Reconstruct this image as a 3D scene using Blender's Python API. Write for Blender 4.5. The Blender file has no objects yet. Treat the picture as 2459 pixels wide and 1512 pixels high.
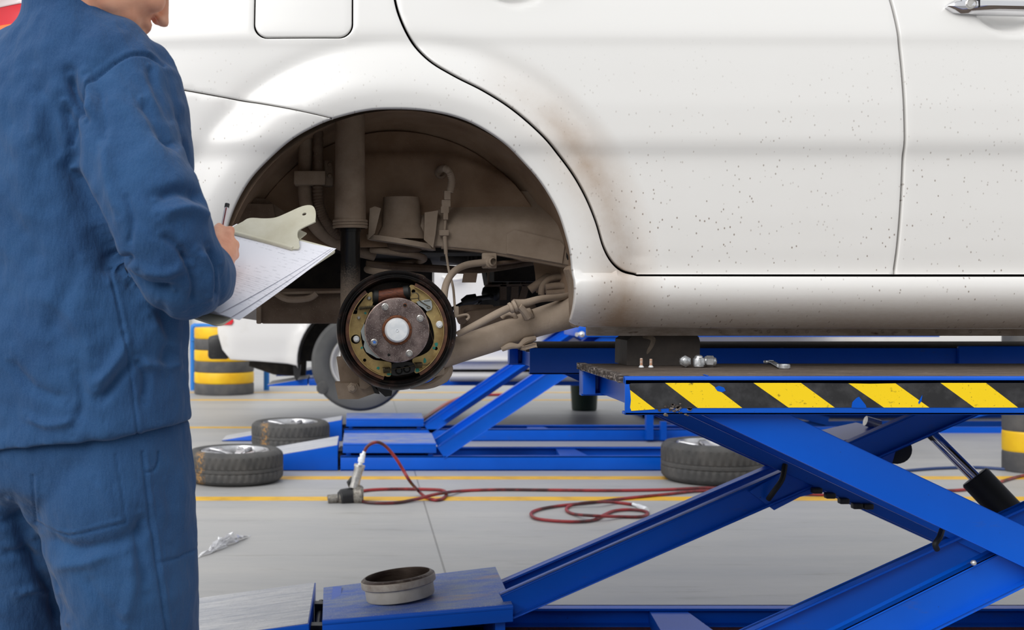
import bpy, bmesh, math, random
import numpy as np
from mathutils import Vector, Matrix, noise
from mathutils.geometry import delaunay_2d_cdt
random.seed(7)
PI = math.pi
SC = bpy.context.scene
COL = SC.collection
F, VX, HY, CH = 2850.0, 870.0, 715.0, 1.11      # focal length in px, centre of perspective, camera height

def P(px, py, Y):
    return Vector(((px-VX)/F*Y, Y, CH-(py-HY)/F*Y))
def FL(px, py, z=0.0):                            # point of the floor (or of a level z)
    Y = F*(CH-z)/(py-HY)
    return Vector(((px-VX)/F*Y, Y, z))
def V(*a): return Vector(a)

# ---------------------------------------------------------------- materials
def new_mat(name):
    m = bpy.data.materials.new(name); m.use_nodes = True
    nt = m.node_tree; b = nt.nodes['Principled BSDF']
    return m, nt, b
def N(nt, t, **kw):
    n = nt.nodes.new(t)
    for k, v in kw.items():
        if k.startswith('_'): setattr(n, k[1:], v)
        else: n.inputs[k.replace('_', ' ')].default_value = v
    return n
def ramp(nt, fac, stops):
    r = nt.nodes.new('ShaderNodeValToRGB'); nt.links.new(fac, r.inputs['Fac'])
    e = r.color_ramp.elements
    while len(e) > 1: e.remove(e[-1])
    e[0].position, e[0].color = stops[0][0], stops[0][1]
    for p, c in stops[1:]:
        x = e.new(p); x.color = c
    return r.outputs['Color']
def c4(c): return (c[0], c[1], c[2], 1.0)
def g4(v): return (v, v, v, 1.0)
def coords(nt, scale=(1, 1, 1), loc=(0, 0, 0), out='Object'):
    tc = nt.nodes.new('ShaderNodeTexCoord'); mp = nt.nodes.new('ShaderNodeMapping')
    mp.inputs['Scale'].default_value = scale; mp.inputs['Location'].default_value = loc
    nt.links.new(tc.outputs[out], mp.inputs['Vector']); return mp.outputs['Vector']
def mix(nt, fac, a, b):
    m = nt.nodes.new('ShaderNodeMix'); m.data_type = 'RGBA'
    if hasattr(fac, 'is_output'): nt.links.new(fac, m.inputs['Factor'])
    else: m.inputs['Factor'].default_value = fac
    for v, k in ((a, 6), (b, 7)):
        if hasattr(v, 'is_output'): nt.links.new(v, m.inputs[k])
        else: m.inputs[k].default_value = v
    return m.outputs[2]
def noise_out(nt, vec, scale, detail=5, rough=.6):
    n = N(nt, 'ShaderNodeTexNoise', Scale=scale, Detail=detail, Roughness=rough)
    nt.links.new(vec, n.inputs['Vector']); return n.outputs['Fac']
def math_n(nt, op, a, b=0.0, clamp=False):
    m = nt.nodes.new('ShaderNodeMath'); m.operation = op; m.use_clamp = clamp
    for v, k in ((a, 0), (b, 1)):
        if hasattr(v, 'is_output'): nt.links.new(v, m.inputs[k])
        else: m.inputs[k].default_value = v
    return m.outputs[0]
def bump(nt, b, h, strength=.3, dist=.002):
    bp = N(nt, 'ShaderNodeBump', Strength=strength, Distance=dist)
    nt.links.new(h, bp.inputs['Height']); nt.links.new(bp.outputs['Normal'], b.inputs['Normal'])

def mat(name, col, rough=.5, metal=0., col2=None, scale=20, lo=.4, hi=.65, stretch=(1, 1, 1), bmp=0., bscale=None, bdist=.001, coat=0., spec=.5, col3=None, scale3=150, lo3=.6, hi3=.7):
    m, nt, b = new_mat(name)
    b.inputs['Base Color'].default_value = c4(col); b.inputs['Roughness'].default_value = rough
    b.inputs['Metallic'].default_value = metal; b.inputs['Coat Weight'].default_value = coat
    b.inputs['Specular IOR Level'].default_value = spec
    cur = None
    if col2 is not None:
        v = coords(nt, stretch); f = noise_out(nt, v, scale)
        r = ramp(nt, f, [(lo, g4(0)), (hi, g4(1))])
        cur = mix(nt, r, c4(col), c4(col2))
    if col3 is not None:
        v = coords(nt, stretch, (3, 1, 2)); f = noise_out(nt, v, scale3, 3)
        r = ramp(nt, f, [(lo3, g4(0)), (hi3, g4(1))])
        cur = mix(nt, r, cur if cur is not None else c4(col), c4(col3))
    if cur is not None: nt.links.new(cur, b.inputs['Base Color'])
    if bmp:
        v = coords(nt); bump(nt, b, noise_out(nt, v, bscale or scale*4), bmp, bdist)
    return m

M = {}
def S(r, g, b):                                   # sRGB 0-255 to linear
    f = lambda v: (v/255/12.92) if v/255 <= .04045 else ((v/255+.055)/1.055)**2.4
    return (f(r), f(g), f(b))

# ---------------------------------------------------------------- mesh builder
class MB:
    def __init__(s): s.bm = bmesh.new(); s.mi = 0
    def vs(s, pts): return [s.bm.verts.new(p) for p in pts]
    def face(s, v):
        try:
            f = s.bm.faces.new(v); f.material_index = s.mi; f.smooth = True; return f
        except ValueError: return None
    def box(s, a, b, bev=0.):
        (x0, y0, z0), (x1, y1, z1) = a, b
        r = bmesh.ops.create_cube(s.bm, size=1)
        for v in r['verts']:
            v.co = Vector((x0+(v.co.x+.5)*(x1-x0), y0+(v.co.y+.5)*(y1-y0), z0+(v.co.z+.5)*(z1-z0)))
        s._fin(r['verts'], bev); return s
    def _fin(s, verts, bev=0., seg=2):
        fs = set(f for v in verts for f in v.link_faces)
        for f in fs: f.material_index = s.mi; f.smooth = True
        if bev > 0:
            es = set(e for v in verts for e in v.link_edges)
            r = bmesh.ops.bevel(s.bm, geom=list(es), offset=bev, segments=seg, affect='EDGES', profile=.5, material=-1)
            for f in r['faces']: f.smooth = True; f.material_index = s.mi
    def bar(s, p0, p1, w, h, up=(0, 0, 1), bev=0.):  # box from p0 to p1, h along up, w across
        p0, p1 = Vector(p0), Vector(p1); d = (p1-p0); L = d.length; d.normalize()
        side = d.cross(Vector(up)).normalized(); u = side.cross(d).normalized()
        r = bmesh.ops.create_cube(s.bm, size=1)
        for v in r['verts']:
            c = v.co.copy(); v.co = p0+d*(c.x+.5)*L+side*c.y*w+u*c.z*h
        s._fin(r['verts'], bev); return s
    def hexa(s, pts, bev=0.):                         # 8 points: bottom 4 ccw, top 4 ccw
        v = s.vs(pts)
        for q in ((3, 2, 1, 0), (4, 5, 6, 7), (0, 1, 5, 4), (1, 2, 6, 5), (2, 3, 7, 6), (3, 0, 4, 7)): s.face([v[i] for i in q])
        if bev: s._fin(v, bev)
        return s
    def tube(s, pts, r, n=10, closed=False, smooth=0, ribs=None):
        pts = [Vector(p) for p in pts]; rr = r if isinstance(r, (list, tuple)) else [r]*len(pts)
        if smooth: pts, rr = catmull(pts, rr, smooth, closed)
        if ribs:
            rr = [q*(1+ribs*(1 if i % 2 else -1)) for i, q in enumerate(rr)]
        m = len(pts); rings = []; up = None
        for i in range(m):
            if closed: t = pts[(i+1) % m]-pts[i-1]
            else: t = pts[min(i+1, m-1)]-pts[max(i-1, 0)]
            if t.length < 1e-9: t = Vector((0, 0, 1))
            t.normalize()
            if up is None:
                up = Vector((0, 0, 1)) if abs(t.z) < .9 else Vector((1, 0, 0))
            up = (up-t*up.dot(t))
            if up.length < 1e-6: up = t.orthogonal()
            up.normalize(); sd = t.cross(up)
            rings.append(s.vs([pts[i]+(up*math.cos(2*PI*k/n)+sd*math.sin(2*PI*k/n))*rr[i] for k in range(n)]))
        for i in range(m if closed else m-1):
            a, b = rings[i], rings[(i+1) % m]
            for k in range(n): s.face([a[k], a[(k+1) % n], b[(k+1) % n], b[k]])
        if not closed:
            s.face(rings[0][::-1]); s.face(rings[-1])
        return s
    def lathe(s, prof, c, axis=(0, 0, 1), n=48, mod=None, close=False):   # prof: (radius, along-axis)
        c = Vector(c); ax = Vector(axis).normalized()
        u = ax.orthogonal().normalized(); w = ax.cross(u)
        if abs(ax.z) > .99: u = Vector((1, 0, 0)); w = ax.cross(u)
        rings = []
        for j, (r, t) in enumerate(prof):
            if r < 1e-6: rings.append(s.vs([c+ax*t])*n)
            else: rings.append(s.vs([c+ax*t+(u*math.cos(2*PI*k/n)+w*math.sin(2*PI*k/n))*(r+(mod(j, k) if mod else 0)) for k in range(n)]))
        L = len(prof)
        for j in range(L if close else L-1):
            a, b = rings[j], rings[(j+1) % L]
            for k in range(n):
                q = [a[k], a[(k+1) % n], b[(k+1) % n], b[k]]
                q2 = []
                for v in q:
                    if v not in q2: q2.append(v)
                if len(q2) > 2: s.face(q2)
        return s
    def ball(s, c, r, sub=2, rot=None):
        r = (r, r, r) if not isinstance(r, (tuple, list)) else r
        q = bmesh.ops.create_icosphere(s.bm, subdivisions=sub, radius=1)
        for v in q['verts']:
            p = Vector((v.co.x*r[0], v.co.y*r[1], v.co.z*r[2]))
            if rot is not None: p = rot @ p
            v.co = p+Vector(c)
        s._fin(q['verts']); return s
    def cap(s, p0, p1, r0, r1, n=12):                 # tapered capsule
        p0, p1 = Vector(p0), Vector(p1)
        s.ball(p0, r0, 2); s.ball(p1, r1, 2)
        if (p1-p0).length > 1e-5: s.tube([p0, p1], [r0, r1], 16)
        return s
    def prism(s, poly, y0, y1, holes=(), plane='xz'):  # outline in (x,z), thickness along y
        pts = [Vector((p[0], p[1])) for p in poly]; n0 = len(pts)
        edges = [(i, (i+1) % n0) for i in range(n0)]
        for h in holes:
            b = len(pts); pts += [Vector((p[0], p[1])) for p in h]
            edges += [(b+i, b+(i+1) % len(h)) for i in range(len(h))]
        r = delaunay_2d_cdt(pts, edges, [], 2 if holes else 1, 1e-6)
        tris = r[2]; vv = r[0]
        if holes: tris = [t for t in tris if not any(inpoly(sum(vv[i].x for i in t)/3, sum(vv[i].y for i in t)/3, h) for h in holes) and inpoly(sum(vv[i].x for i in t)/3, sum(vv[i].y for i in t)/3, poly)]
        A = s.vs([(p.x, y0, p.y) for p in vv]); B = s.vs([(p.x, y1, p.y) for p in vv])
        cnt = {}
        for t in tris:
            t = list(t)
            area = sum(vv[t[i]].x*vv[t[(i+1) % len(t)]].y-vv[t[(i+1) % len(t)]].x*vv[t[i]].y for i in range(len(t)))
            if area < 0: t = t[::-1]
            f = s.face([A[i] for i in t]); g = s.face([B[i] for i in t[::-1]])
            for q in (f, g):
                if q: q.smooth = False
            for i in range(len(t)): cnt[(t[i], t[(i+1) % len(t)])] = 1
        for (a, b) in list(cnt):
            if (b, a) not in cnt:
                f = s.face([A[b], A[a], B[a], B[b]])
                if f: f.smooth = False
        for v in A+B:
            if v.is_valid and not v.link_faces: s.bm.verts.remove(v)
        return s
    def loft(s, rings, capped=True):
        rs = [s.vs(r) for r in rings]; n = len(rs[0])
        for a, b in zip(rs, rs[1:]):
            for k in range(n): s.face([a[k], a[(k+1) % n], b[(k+1) % n], b[k]])
        if capped: s.face(rs[0][::-1]); s.face(rs[-1])
        return s
    def xform(s, mtx):
        bmesh.ops.transform(s.bm, matrix=mtx, verts=s.bm.verts); return s
    def build_each(s, name, m, parent=None, **kw):    # every loose piece becomes an object of its own
        bm = s.bm; todo = set(bm.verts); out = []
        while todo:
            st = [todo.pop()]; comp = set(st)
            while st:
                v = st.pop()
                for e in v.link_edges:
                    w = e.other_vert(v)
                    if w not in comp: comp.add(w); st.append(w)
            todo -= comp
            q = MB(); mp = {v: q.bm.verts.new(v.co) for v in comp}; fs = set(f for v in comp for f in v.link_faces)
            for f in fs:
                g_ = q.bm.faces.new([mp[v] for v in f.verts]); g_.smooth = f.smooth; g_.material_index = f.material_index
            if fs: out.append(q.build(name, m, parent, **kw))
        bm.free(); return out
    def build(s, name, m, parent=None, world=True, smooth_angle=35, **tags):
        bm = s.bm
        bmesh.ops.recalc_face_normals(bm, faces=bm.faces)
        org = Vector((0, 0, 0))
        if parent is not None and world:
            org = ORG.get(parent.name, Vector((0, 0, 0)))
        elif 'at' in tags: org = Vector(tags.pop('at'))
        tags.pop('at', None)
        if org.length > 0: bmesh.ops.translate(bm, vec=-org, verts=bm.verts)
        me = bpy.data.meshes.new(name); bm.to_mesh(me); bm.free()
        if smooth_angle is not None and len(me.polygons):
            me.set_sharp_from_angle(angle=math.radians(smooth_angle))
        return link(name, me, m, parent, org, **tags)
ORG = {}
def link(name, me, m, parent=None, org=Vector((0, 0, 0)), **tags):
    o = bpy.data.objects.new(name, me); COL.objects.link(o)
    for x in (m if isinstance(m, (list, tuple)) else [m]): me.materials.append(x)
    if parent is not None: o.parent = parent
    else: o.location = org
    ORG[o.name] = org
    for k, v in tags.items(): o[k] = v
    return o
def thing(name, label, cat, loc=(0, 0, 0), group=None):
    o = bpy.data.objects.new(name, None); COL.objects.link(o); o.location = loc
    o.empty_display_size = .05
    o['label'] = label; o['category'] = cat
    if group: o['group'] = group
    ORG[o.name] = Vector(loc); return o
def copy_tree(o, parent=None):
    c = o.copy(); COL.objects.link(c)
    if parent is not None: c.parent = parent
    ORG[c.name] = ORG.get(o.name, Vector((0, 0, 0)))
    for ch in [x for x in COL.objects if x.parent == o]: copy_tree(ch, c)
    return c
def inpoly(x, y, poly):
    c = False; n = len(poly)
    for i in range(n):
        x1, y1 = poly[i][0], poly[i][1]; x2, y2 = poly[i-1][0], poly[i-1][1]
        if (y1 > y) != (y2 > y) and x < (x2-x1)*(y-y1)/(y2-y1)+x1: c = not c
    return c
def catmull(pts, rr, k, closed=False):
    out, ro = [], []; n = len(pts)
    for i in range(n if closed else n-1):
        if closed: p0, p1, p2, p3 = pts[i-1], pts[i], pts[(i+1) % n], pts[(i+2) % n]; r1, r2 = rr[i], rr[(i+1) % n]
        else: p0, p1, p2, p3 = pts[max(i-1, 0)], pts[i], pts[i+1], pts[min(i+2, n-1)]; r1, r2 = rr[i], rr[i+1]
        for j in range(k):
            t = j/k
            out.append(.5*((2*p1)+(p2-p0)*t+(2*p0-5*p1+4*p2-p3)*t*t+(3*p1-p0-3*p2+p3)*t**3)); ro.append(r1+(r2-r1)*t)
    if not closed: out.append(pts[-1]); ro.append(rr[-1])
    return out, ro
def cm2(pts, k=6, closed=False):
    p, _ = catmull([Vector((a[0], a[1], 0)) for a in pts], [0]*len(pts), k, closed)
    return [(q.x, q.y) for q in p]
def circ(cx, cy, r, n=20, a0=0): return [(cx+r*math.cos(a0+2*PI*i/n), cy+r*math.sin(a0+2*PI*i/n)) for i in range(n)]
def sstep(x, a, b):
    t = np.clip((x-a)/(b-a), 0, 1); return t*t*(3-2*t)

# ---------------------------------------------------------------- curved sheet panels (outline filled with a fine grid)
def seg_dist(pts, poly, closed=True):
    P2 = np.asarray(poly, float); n = len(P2); d = np.full(len(pts), 1e9)
    for i in range(n if closed else n-1):
        a = P2[i]; b = P2[(i+1) % n]; ab = b-a; L = (ab*ab).sum()
        if L < 1e-14: continue
        t = np.clip(((pts-a)@ab)/L, 0, 1); q = a+t[:, None]*ab
        d = np.minimum(d, np.hypot(*(pts-q).T))
    return d
def np_inpoly(pts, poly):
    P2 = np.asarray(poly, float); x, y = pts[:, 0], pts[:, 1]; c = np.zeros(len(pts), bool)
    for i in range(len(P2)):
        x1, y1 = P2[i]; x2, y2 = P2[i-1]
        if y1 == y2: continue
        k = ((y1 > y) != (y2 > y)) & (x < (x2-x1)*(y-y1)/(y2-y1)+x1); c ^= k
    return c
def resample(poly, step):
    out = []; n = len(poly)
    for i in range(n):
        a, b = poly[i], poly[(i+1) % n]; L = math.hypot(b[0]-a[0], b[1]-a[1]); m = max(1, int(round(L/step)))
        for j in range(m): out.append((a[0]+(b[0]-a[0])*j/m, a[1]+(b[1]-a[1])*j/m))
    return out
def clean(poly, eps=1e-5):
    o = []
    for p in poly:
        if not o or math.hypot(p[0]-o[-1][0], p[1]-o[-1][1]) > eps: o.append(p)
    if math.hypot(o[0][0]-o[-1][0], o[0][1]-o[-1][1]) < eps: o.pop()
    return o
def sheet(mb, outline, depth, holes=(), step=.011, roll=.004, thick=.014):
    """fills outline (x,z) with a fine triangulated sheet at y=depth(x,z); edges roll back and turn in by thick"""
    loops = [clean(resample(clean(outline), step))]+[clean(resample(clean(h), step)) for h in holes]
    B = [p for l in loops for p in l]
    xs = [p[0] for p in loops[0]]; zs = [p[1] for p in loops[0]]
    gx = np.arange(min(xs)+step*.5, max(xs), step); gz = np.arange(min(zs)+step*.5, max(zs), step)
    G = np.array([(x, z) for z in gz for x in gx])
    ins = np_inpoly(G, loops[0])
    for h in loops[1:]: ins &= ~np_inpoly(G, h)
    G = G[ins]
    d = np.min([seg_dist(G, l) for l in loops], axis=0)
    G = G[d > roll*1.6+step*.35]
    extra = []
    for l in loops:                                  # offset rows for the rolled edge
        n = len(l); area = sum(l[i][0]*l[(i+1) % n][1]-l[(i+1) % n][0]*l[i][1] for i in range(n)); sg = 1 if area > 0 else -1
        if l is not loops[0]: sg = -sg
        for off in (.15*roll, .5*roll, 1.*roll):
            for i in range(n):
                a, b, c = l[i-1], l[i], l[(i+1) % n]
                tx, tz = c[0]-a[0], c[1]-a[1]; L = math.hypot(tx, tz)
                if L < 1e-9: continue
                extra.append((b[0]-sg*tz/L*off, b[1]+sg*tx/L*off, off))
    E = np.array(extra); k = np_inpoly(E[:, :2], loops[0])
    for h in loops[1:]: k &= ~np_inpoly(E[:, :2], h)
    E = E[k]; de = np.min([seg_dist(E[:, :2], l) for l in loops], axis=0); E = E[de > E[:, 2]*.8]
    pts = B+[tuple(p) for p in E[:, :2]]+[tuple(p) for p in G]
    edges = []; o = 0
    for l in loops:
        edges += [(o+i, o+(i+1) % len(l)) for i in range(len(l))]; o += len(l)
    r = delaunay_2d_cdt([Vector(p) for p in pts], edges, [], 1, 1e-7)
    vv = np.array([(p.x, p.y) for p in r[0]]); tr = r[2]
    if holes:
        cen = np.array([[vv[i] for i in t] for t in tr]).mean(axis=1); ok = np_inpoly(cen, loops[0])
        for h in loops[1:]: ok &= ~np_inpoly(cen, h)
        tr = [t for t, q in zip(tr, ok) if q]
    dd = np.min([seg_dist(vv, l) for l in loops], axis=0)
    y = depth(vv[:, 0], vv[:, 1])
    e = np.clip(roll-dd, 0, roll); y = y+roll-np.sqrt(np.maximum(roll*roll-e*e, 0))
    A = mb.vs([(vv[i, 0], y[i], vv[i, 1]) for i in range(len(vv))])
    cnt = set()
    for t in tr:
        mb.face([A[i] for i in t])
        for i in range(len(t)): cnt.add((t[i], t[(i+1) % len(t)]))
    Bk = {}
    for (a, b) in cnt:
        if (b, a) not in cnt:
            for q in (a, b):
                if q not in Bk: Bk[q] = mb.bm.verts.new((vv[q, 0], y[q]+thick, vv[q, 1]))
            mb.face([A[b], A[a], Bk[a], Bk[b]])
    for v in A:
        if not v.link_faces: mb.bm.verts.remove(v)
    return mb

def remeshed(mb, voxel, smooth=4, fac=.5, sub=0):
    """one continuous skin around everything in mb; returns a mesh"""
    me = bpy.data.meshes.new('tmp'); mb.bm.to_mesh(me); mb.bm.free()
    o = bpy.data.objects.new('tmp', me); COL.objects.link(o)
    m = o.modifiers.new('r', 'REMESH'); m.mode = 'VOXEL'; m.voxel_size = voxel; m.use_smooth_shade = True
    s = o.modifiers.new('s', 'SMOOTH'); s.iterations = smooth; s.factor = fac
    if sub:
        q = o.modifiers.new('d', 'SUBSURF'); q.levels = q.render_levels = sub
    dg = bpy.context.evaluated_depsgraph_get(); dg.update()
    out = bpy.data.meshes.new_from_object(o.evaluated_get(dg))
    bpy.data.objects.remove(o); bpy.data.meshes.remove(me)
    for p in out.polygons: p.use_smooth = True
    return out
def verts_np(me):
    a = np.empty(len(me.vertices)*3); me.vertices.foreach_get('co', a)
    n = np.empty(len(me.vertices)*3); me.vertices.foreach_get('normal', n)
    return a.reshape(-1, 3), n.reshape(-1, 3)
def set_verts(me, a): me.vertices.foreach_set('co', a.astype(np.float32).ravel()); me.update()
# ---------------------------------------------------------------- materials of the place
def car_paint(name, dirt=1.0):
    m, nt, b = new_mat(name)
    white = c4(S(232, 231, 229)); tan = c4(S(172, 150, 130)); spk = c4(S(120, 100, 85))
    v = coords(nt); sep = nt.nodes.new('ShaderNodeSeparateXYZ'); nt.links.new(v, sep.inputs[0])
    x, z = sep.outputs[0], sep.outputs[2]              # car-local: arch centre at (.0821, -), z
    # dust thrown up behind the wheel opening and along the sill
    dx = math_n(nt, 'SUBTRACT', x, .082); dz = math_n(nt, 'SUBTRACT', z, 1.13)
    r = math_n(nt, 'SQRT', math_n(nt, 'ADD', math_n(nt, 'MULTIPLY', dx, dx), math_n(nt, 'MULTIPLY', dz, dz)))
    ring = math_n(nt, 'SUBTRACT', 1.0, math_n(nt, 'ABSOLUTE', math_n(nt, 'MULTIPLY', math_n(nt, 'SUBTRACT', r, .49), 11.0)), True)
    side = math_n(nt, 'MULTIPLY', math_n(nt, 'SUBTRACT', dx, .16), 4.5, True)
    low = math_n(nt, 'SUBTRACT', 1.0, math_n(nt, 'MULTIPLY', math_n(nt, 'SUBTRACT', z, 1.035), 10.0), True)
    nz = noise_out(nt, coords(nt, (1, 1, 1)), 7, 6, .7)
    nf = noise_out(nt, coords(nt, (1, 1, 3)), 60, 6, .8)
    d = math_n(nt, 'MULTIPLY', math_n(nt, 'MULTIPLY', ring, side), math_n(nt, 'ADD', nz, .1))
    d2 = math_n(nt, 'MULTIPLY', low, math_n(nt, 'ADD', nf, .05))
    bg = math_n(nt, 'MULTIPLY', math_n(nt, 'SUBTRACT', 1.9, z, True), .16)
    tot = math_n(nt, 'ADD', math_n(nt, 'ADD', d, math_n(nt, 'MULTIPLY', d2, .75)), math_n(nt, 'MULTIPLY', bg, math_n(nt, 'ADD', nz, .25)), True)
    tot = math_n(nt, 'MULTIPLY', tot, dirt, True)
    c = mix(nt, tot, white, tan)
    # small dark splashes
    vo = N(nt, 'ShaderNodeTexVoronoi', Scale=85.0, Randomness=1.0); nt.links.new(coords(nt, (1, .05, .7), (.3, .1, .2)), vo.inputs['Vector'])
    sp = ramp(nt, vo.outputs['Distance'], [(.10, g4(1)), (.17, g4(0))])
    big = ramp(nt, noise_out(nt, coords(nt, (1, 1, 1), (5, 2, 1)), 5, 3), [(.36, g4(0)), (.56, g4(1))])
    lowz = math_n(nt, 'MULTIPLY', math_n(nt, 'SUBTRACT', 1.70, z, True), 2.6, True)
    sp = math_n(nt, 'MULTIPLY', math_n(nt, 'MULTIPLY', sp, big), lowz)
    c = mix(nt, math_n(nt, 'MULTIPLY', sp, .75*dirt), c, spk)
    nt.links.new(c, b.inputs['Base Color'])
    rr = math_n(nt, 'ADD', .3, math_n(nt, 'MULTIPLY', tot, .4)); nt.links.new(rr, b.inputs['Roughness'])
    b.inputs['Coat Weight'].default_value = .45; b.inputs['Coat Roughness'].default_value = .18
    return m
M['paint'] = car_paint('white car paint')
M['paint2'] = mat('off white van paint', S(226, 224, 222), .3, 0, S(200, 192, 182), 1.5, .5, .75, coat=.4)
def blue_paint(name, dust=.35, dscale=9, top=False):
    m, nt, b = new_mat(name)
    base = mix(nt, ramp(nt, noise_out(nt, coords(nt), 3.0), [(.35, g4(0)), (.7, g4(1))]), (0., .080, .50, 1), (.001, .096, .58, 1))
    if top:
        v = coords(nt, (1, 3, 1)); f = noise_out(nt, v, dscale, 8, .75)
        c = mix(nt, ramp(nt, f, [(.30, g4(0)), (.62, g4(.95))]), base, c4(S(128, 140, 166)))
        f2 = noise_out(nt, coords(nt, (1, 2, 1), (4, 4, 4)), 260, 2, .5)
        c = mix(nt, ramp(nt, f2, [(.60, g4(0)), (.68, g4(.7))]), c, c4(S(196, 196, 200)))
        f3 = noise_out(nt, coords(nt, (.7, 2.2, 1), (9, 0, 0)), 4.0, 5, .6)
        c = mix(nt, ramp(nt, f3, [(.58, g4(0)), (.72, g4(.8))]), c, c4(S(176, 150, 116)))
        rough = .55
    else:
        f = noise_out(nt, coords(nt, (.6, 1, 2)), dscale, 8, .75)
        c = mix(nt, ramp(nt, f, [(.60, g4(0)), (.72, g4(dust))]), base, c4(S(70, 78, 96)))
        f2 = noise_out(nt, coords(nt, (1, 1, 1), (4, 4, 4)), 120, 2, .5)
        c = mix(nt, ramp(nt, f2, [(.74, g4(0)), (.78, g4(.6))]), c, c4(S(30, 26, 24)))
        rough = .36
    nt.links.new(c, b.inputs['Base Color']); b.inputs['Roughness'].default_value = rough; b.inputs['Specular IOR Level'].default_value = .3
    return m
M['blue'] = blue_paint('blue machine paint')
M['blue_top'] = blue_paint('dusty worn blue paint', top=True, dscale=6)
M['blue_chip'] = blue_paint('chipped blue paint', .9, 14)
def grey_dust_top():
    m, nt, b = new_mat('blue steel under pale dust')
    f = noise_out(nt, coords(nt, (.5, 4, 1)), 7, 9, .8)
    c = mix(nt, ramp(nt, f, [(.36, g4(0)), (.66, g4(1))]), c4(S(150, 155, 168)), c4(S(212, 211, 212)))
    f2 = noise_out(nt, coords(nt, (1, 3, 1), (2, 5, 1)), 90, 6, .8)
    c = mix(nt, ramp(nt, f2, [(.56, g4(0)), (.66, g4(.8))]), c, c4(S(80, 80, 84)))
    nt.links.new(c, b.inputs['Base Color']); b.inputs['Roughness'].default_value = .45
    return m
M['ramp_top'] = grey_dust_top()
M['deck'] = mat('worn brown deck board', S(98, 86, 76), .8, 0, S(62, 52, 46), 30, .35, .7, (.25, 2, 1), .8, 60, .0015, col3=S(160, 148, 138), scale3=220, lo3=.62, hi3=.72)
M['deck_edge'] = mat('frayed deck edge', S(60, 52, 48), .85, 0, S(150, 140, 134), 60, .5, .62, (.4, 2, 3), 1., 90, .002)
M['tape_y'] = mat('yellow hazard tape', S(250, 212, 20), .4, 0, S(70, 60, 30), 38, .62, .72, (1, 1, 1.3), 0, col3=S(120, 100, 30), scale3=160, lo3=.66, hi3=.75)
M['tape_k'] = mat('black hazard tape', S(38, 38, 40), .45, 0, S(64, 64, 66), 25, .45, .7, (1, 1, 1), 0, col3=S(120, 116, 110), scale3=190, lo3=.72, hi3=.78)
def dusty(name, a, c, sc=14, speck=True, rough=.95):
    return mat(name, a, rough, 0, c, sc, .3, .72, (1, 1, 1), .7, 260, .0009, spec=.15, col3=(S(168, 150, 134) if speck else None), scale3=420, lo3=.66, hi3=.74)
M['mud'] = dusty('dried mud underbody', S(156, 140, 124), S(124, 106, 90))
M['mud_d'] = dusty('dark dusty underbody', S(122, 106, 92), S(92, 76, 64))
M['mud_l'] = dusty('pale dusty metal', S(172, 156, 140), S(148, 132, 116))
M['mud_w'] = dusty('wheel well dust', S(158, 136, 116), S(128, 104, 84), 9)
M['under'] = mat('dark underbody', S(34, 31, 29), .8, 0, S(60, 53, 47), 20, .4, .7)
M['blk'] = mat('black paint', S(14, 14, 15), .3, 0, S(60, 54, 48), 60, .62, .8)
M['blkp'] = mat('black plastic', S(26, 26, 28), .45, 0, S(52, 50, 48), 18, .5, .75)
M['hole'] = mat('black void', (.004, .004, .004), .9)
M['rub'] = mat('tyre rubber', S(64, 64, 64), .75, 0, S(86, 84, 82), 9, .35, .7, (1, 1, 1), .5, 200, .0006)
M['rub2'] = mat('sidewall rubber', S(84, 84, 84), .8, 0, S(104, 102, 100), 5, .35, .7)
def tyre_mat():
    m, nt, b = new_mat('tyre rubber with orange chalk mark')
    c = mix(nt, ramp(nt, noise_out(nt, coords(nt), 9), [(.35, g4(0)), (.7, g4(1))]), c4(S(62, 62, 62)), c4(S(84, 82, 80)))
    v = coords(nt); sep = nt.nodes.new('ShaderNodeSeparateXYZ'); nt.links.new(v, sep.inputs[0])
    a = math_n(nt, 'ABSOLUTE', math_n(nt, 'MULTIPLY', math_n(nt, 'ADD', sep.outputs[0], .185), 26.0))
    k = math_n(nt, 'SUBTRACT', 1.0, a, True)
    front = math_n(nt, 'MULTIPLY', math_n(nt, 'SUBTRACT', -.1, sep.outputs[1]), 20.0, True)
    nz = ramp(nt, noise_out(nt, coords(nt, (1, 1, 1), (2, 2, 2)), 45, 4, .7), [(.48, g4(0)), (.58, g4(1))])
    k = math_n(nt, 'MULTIPLY', math_n(nt, 'MULTIPLY', k, front), nz)
    c = mix(nt, math_n(nt, 'MULTIPLY', k, .75), c, c4(S(186, 136, 66)))
    nt.links.new(c, b.inputs['Base Color']); b.inputs['Roughness'].default_value = .75
    return m
M['rub_o'] = tyre_mat()
M['alloy'] = mat('silver alloy', S(205, 205, 208), .28, .85, S(170, 170, 172), 12)
M['alloy_d'] = mat('painted silver wheel', S(196, 194, 192), .45, .3)
M['chrome'] = mat('chrome', S(225, 225, 228), .08, 1.)
M['steel'] = mat('bright steel', S(212, 210, 206), .32, .75, S(176, 174, 170), 40)
M['nut'] = mat('zinc plated nut', S(222, 225, 228), .3, .75, S(190, 194, 198), 120)
M['galv'] = mat('cap steel', S(236, 240, 244), .38, .12, S(250, 252, 253), 60, .4, .6)
M['cast'] = mat('tool casting', S(150, 146, 138), .45, .7, S(96, 90, 84), 50)
M['gold'] = mat('yellow passivated steel', S(190, 166, 112), .42, .4, S(150, 124, 80), 28, .4, .68, (1, 1, 1), .2, 80, .0005, col3=S(206, 180, 118), scale3=60, lo3=.6, hi3=.75)
M['rust'] = mat('rusty lining', S(72, 48, 38), .8, .1, S(112, 72, 50), 50, .4, .7)
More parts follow.
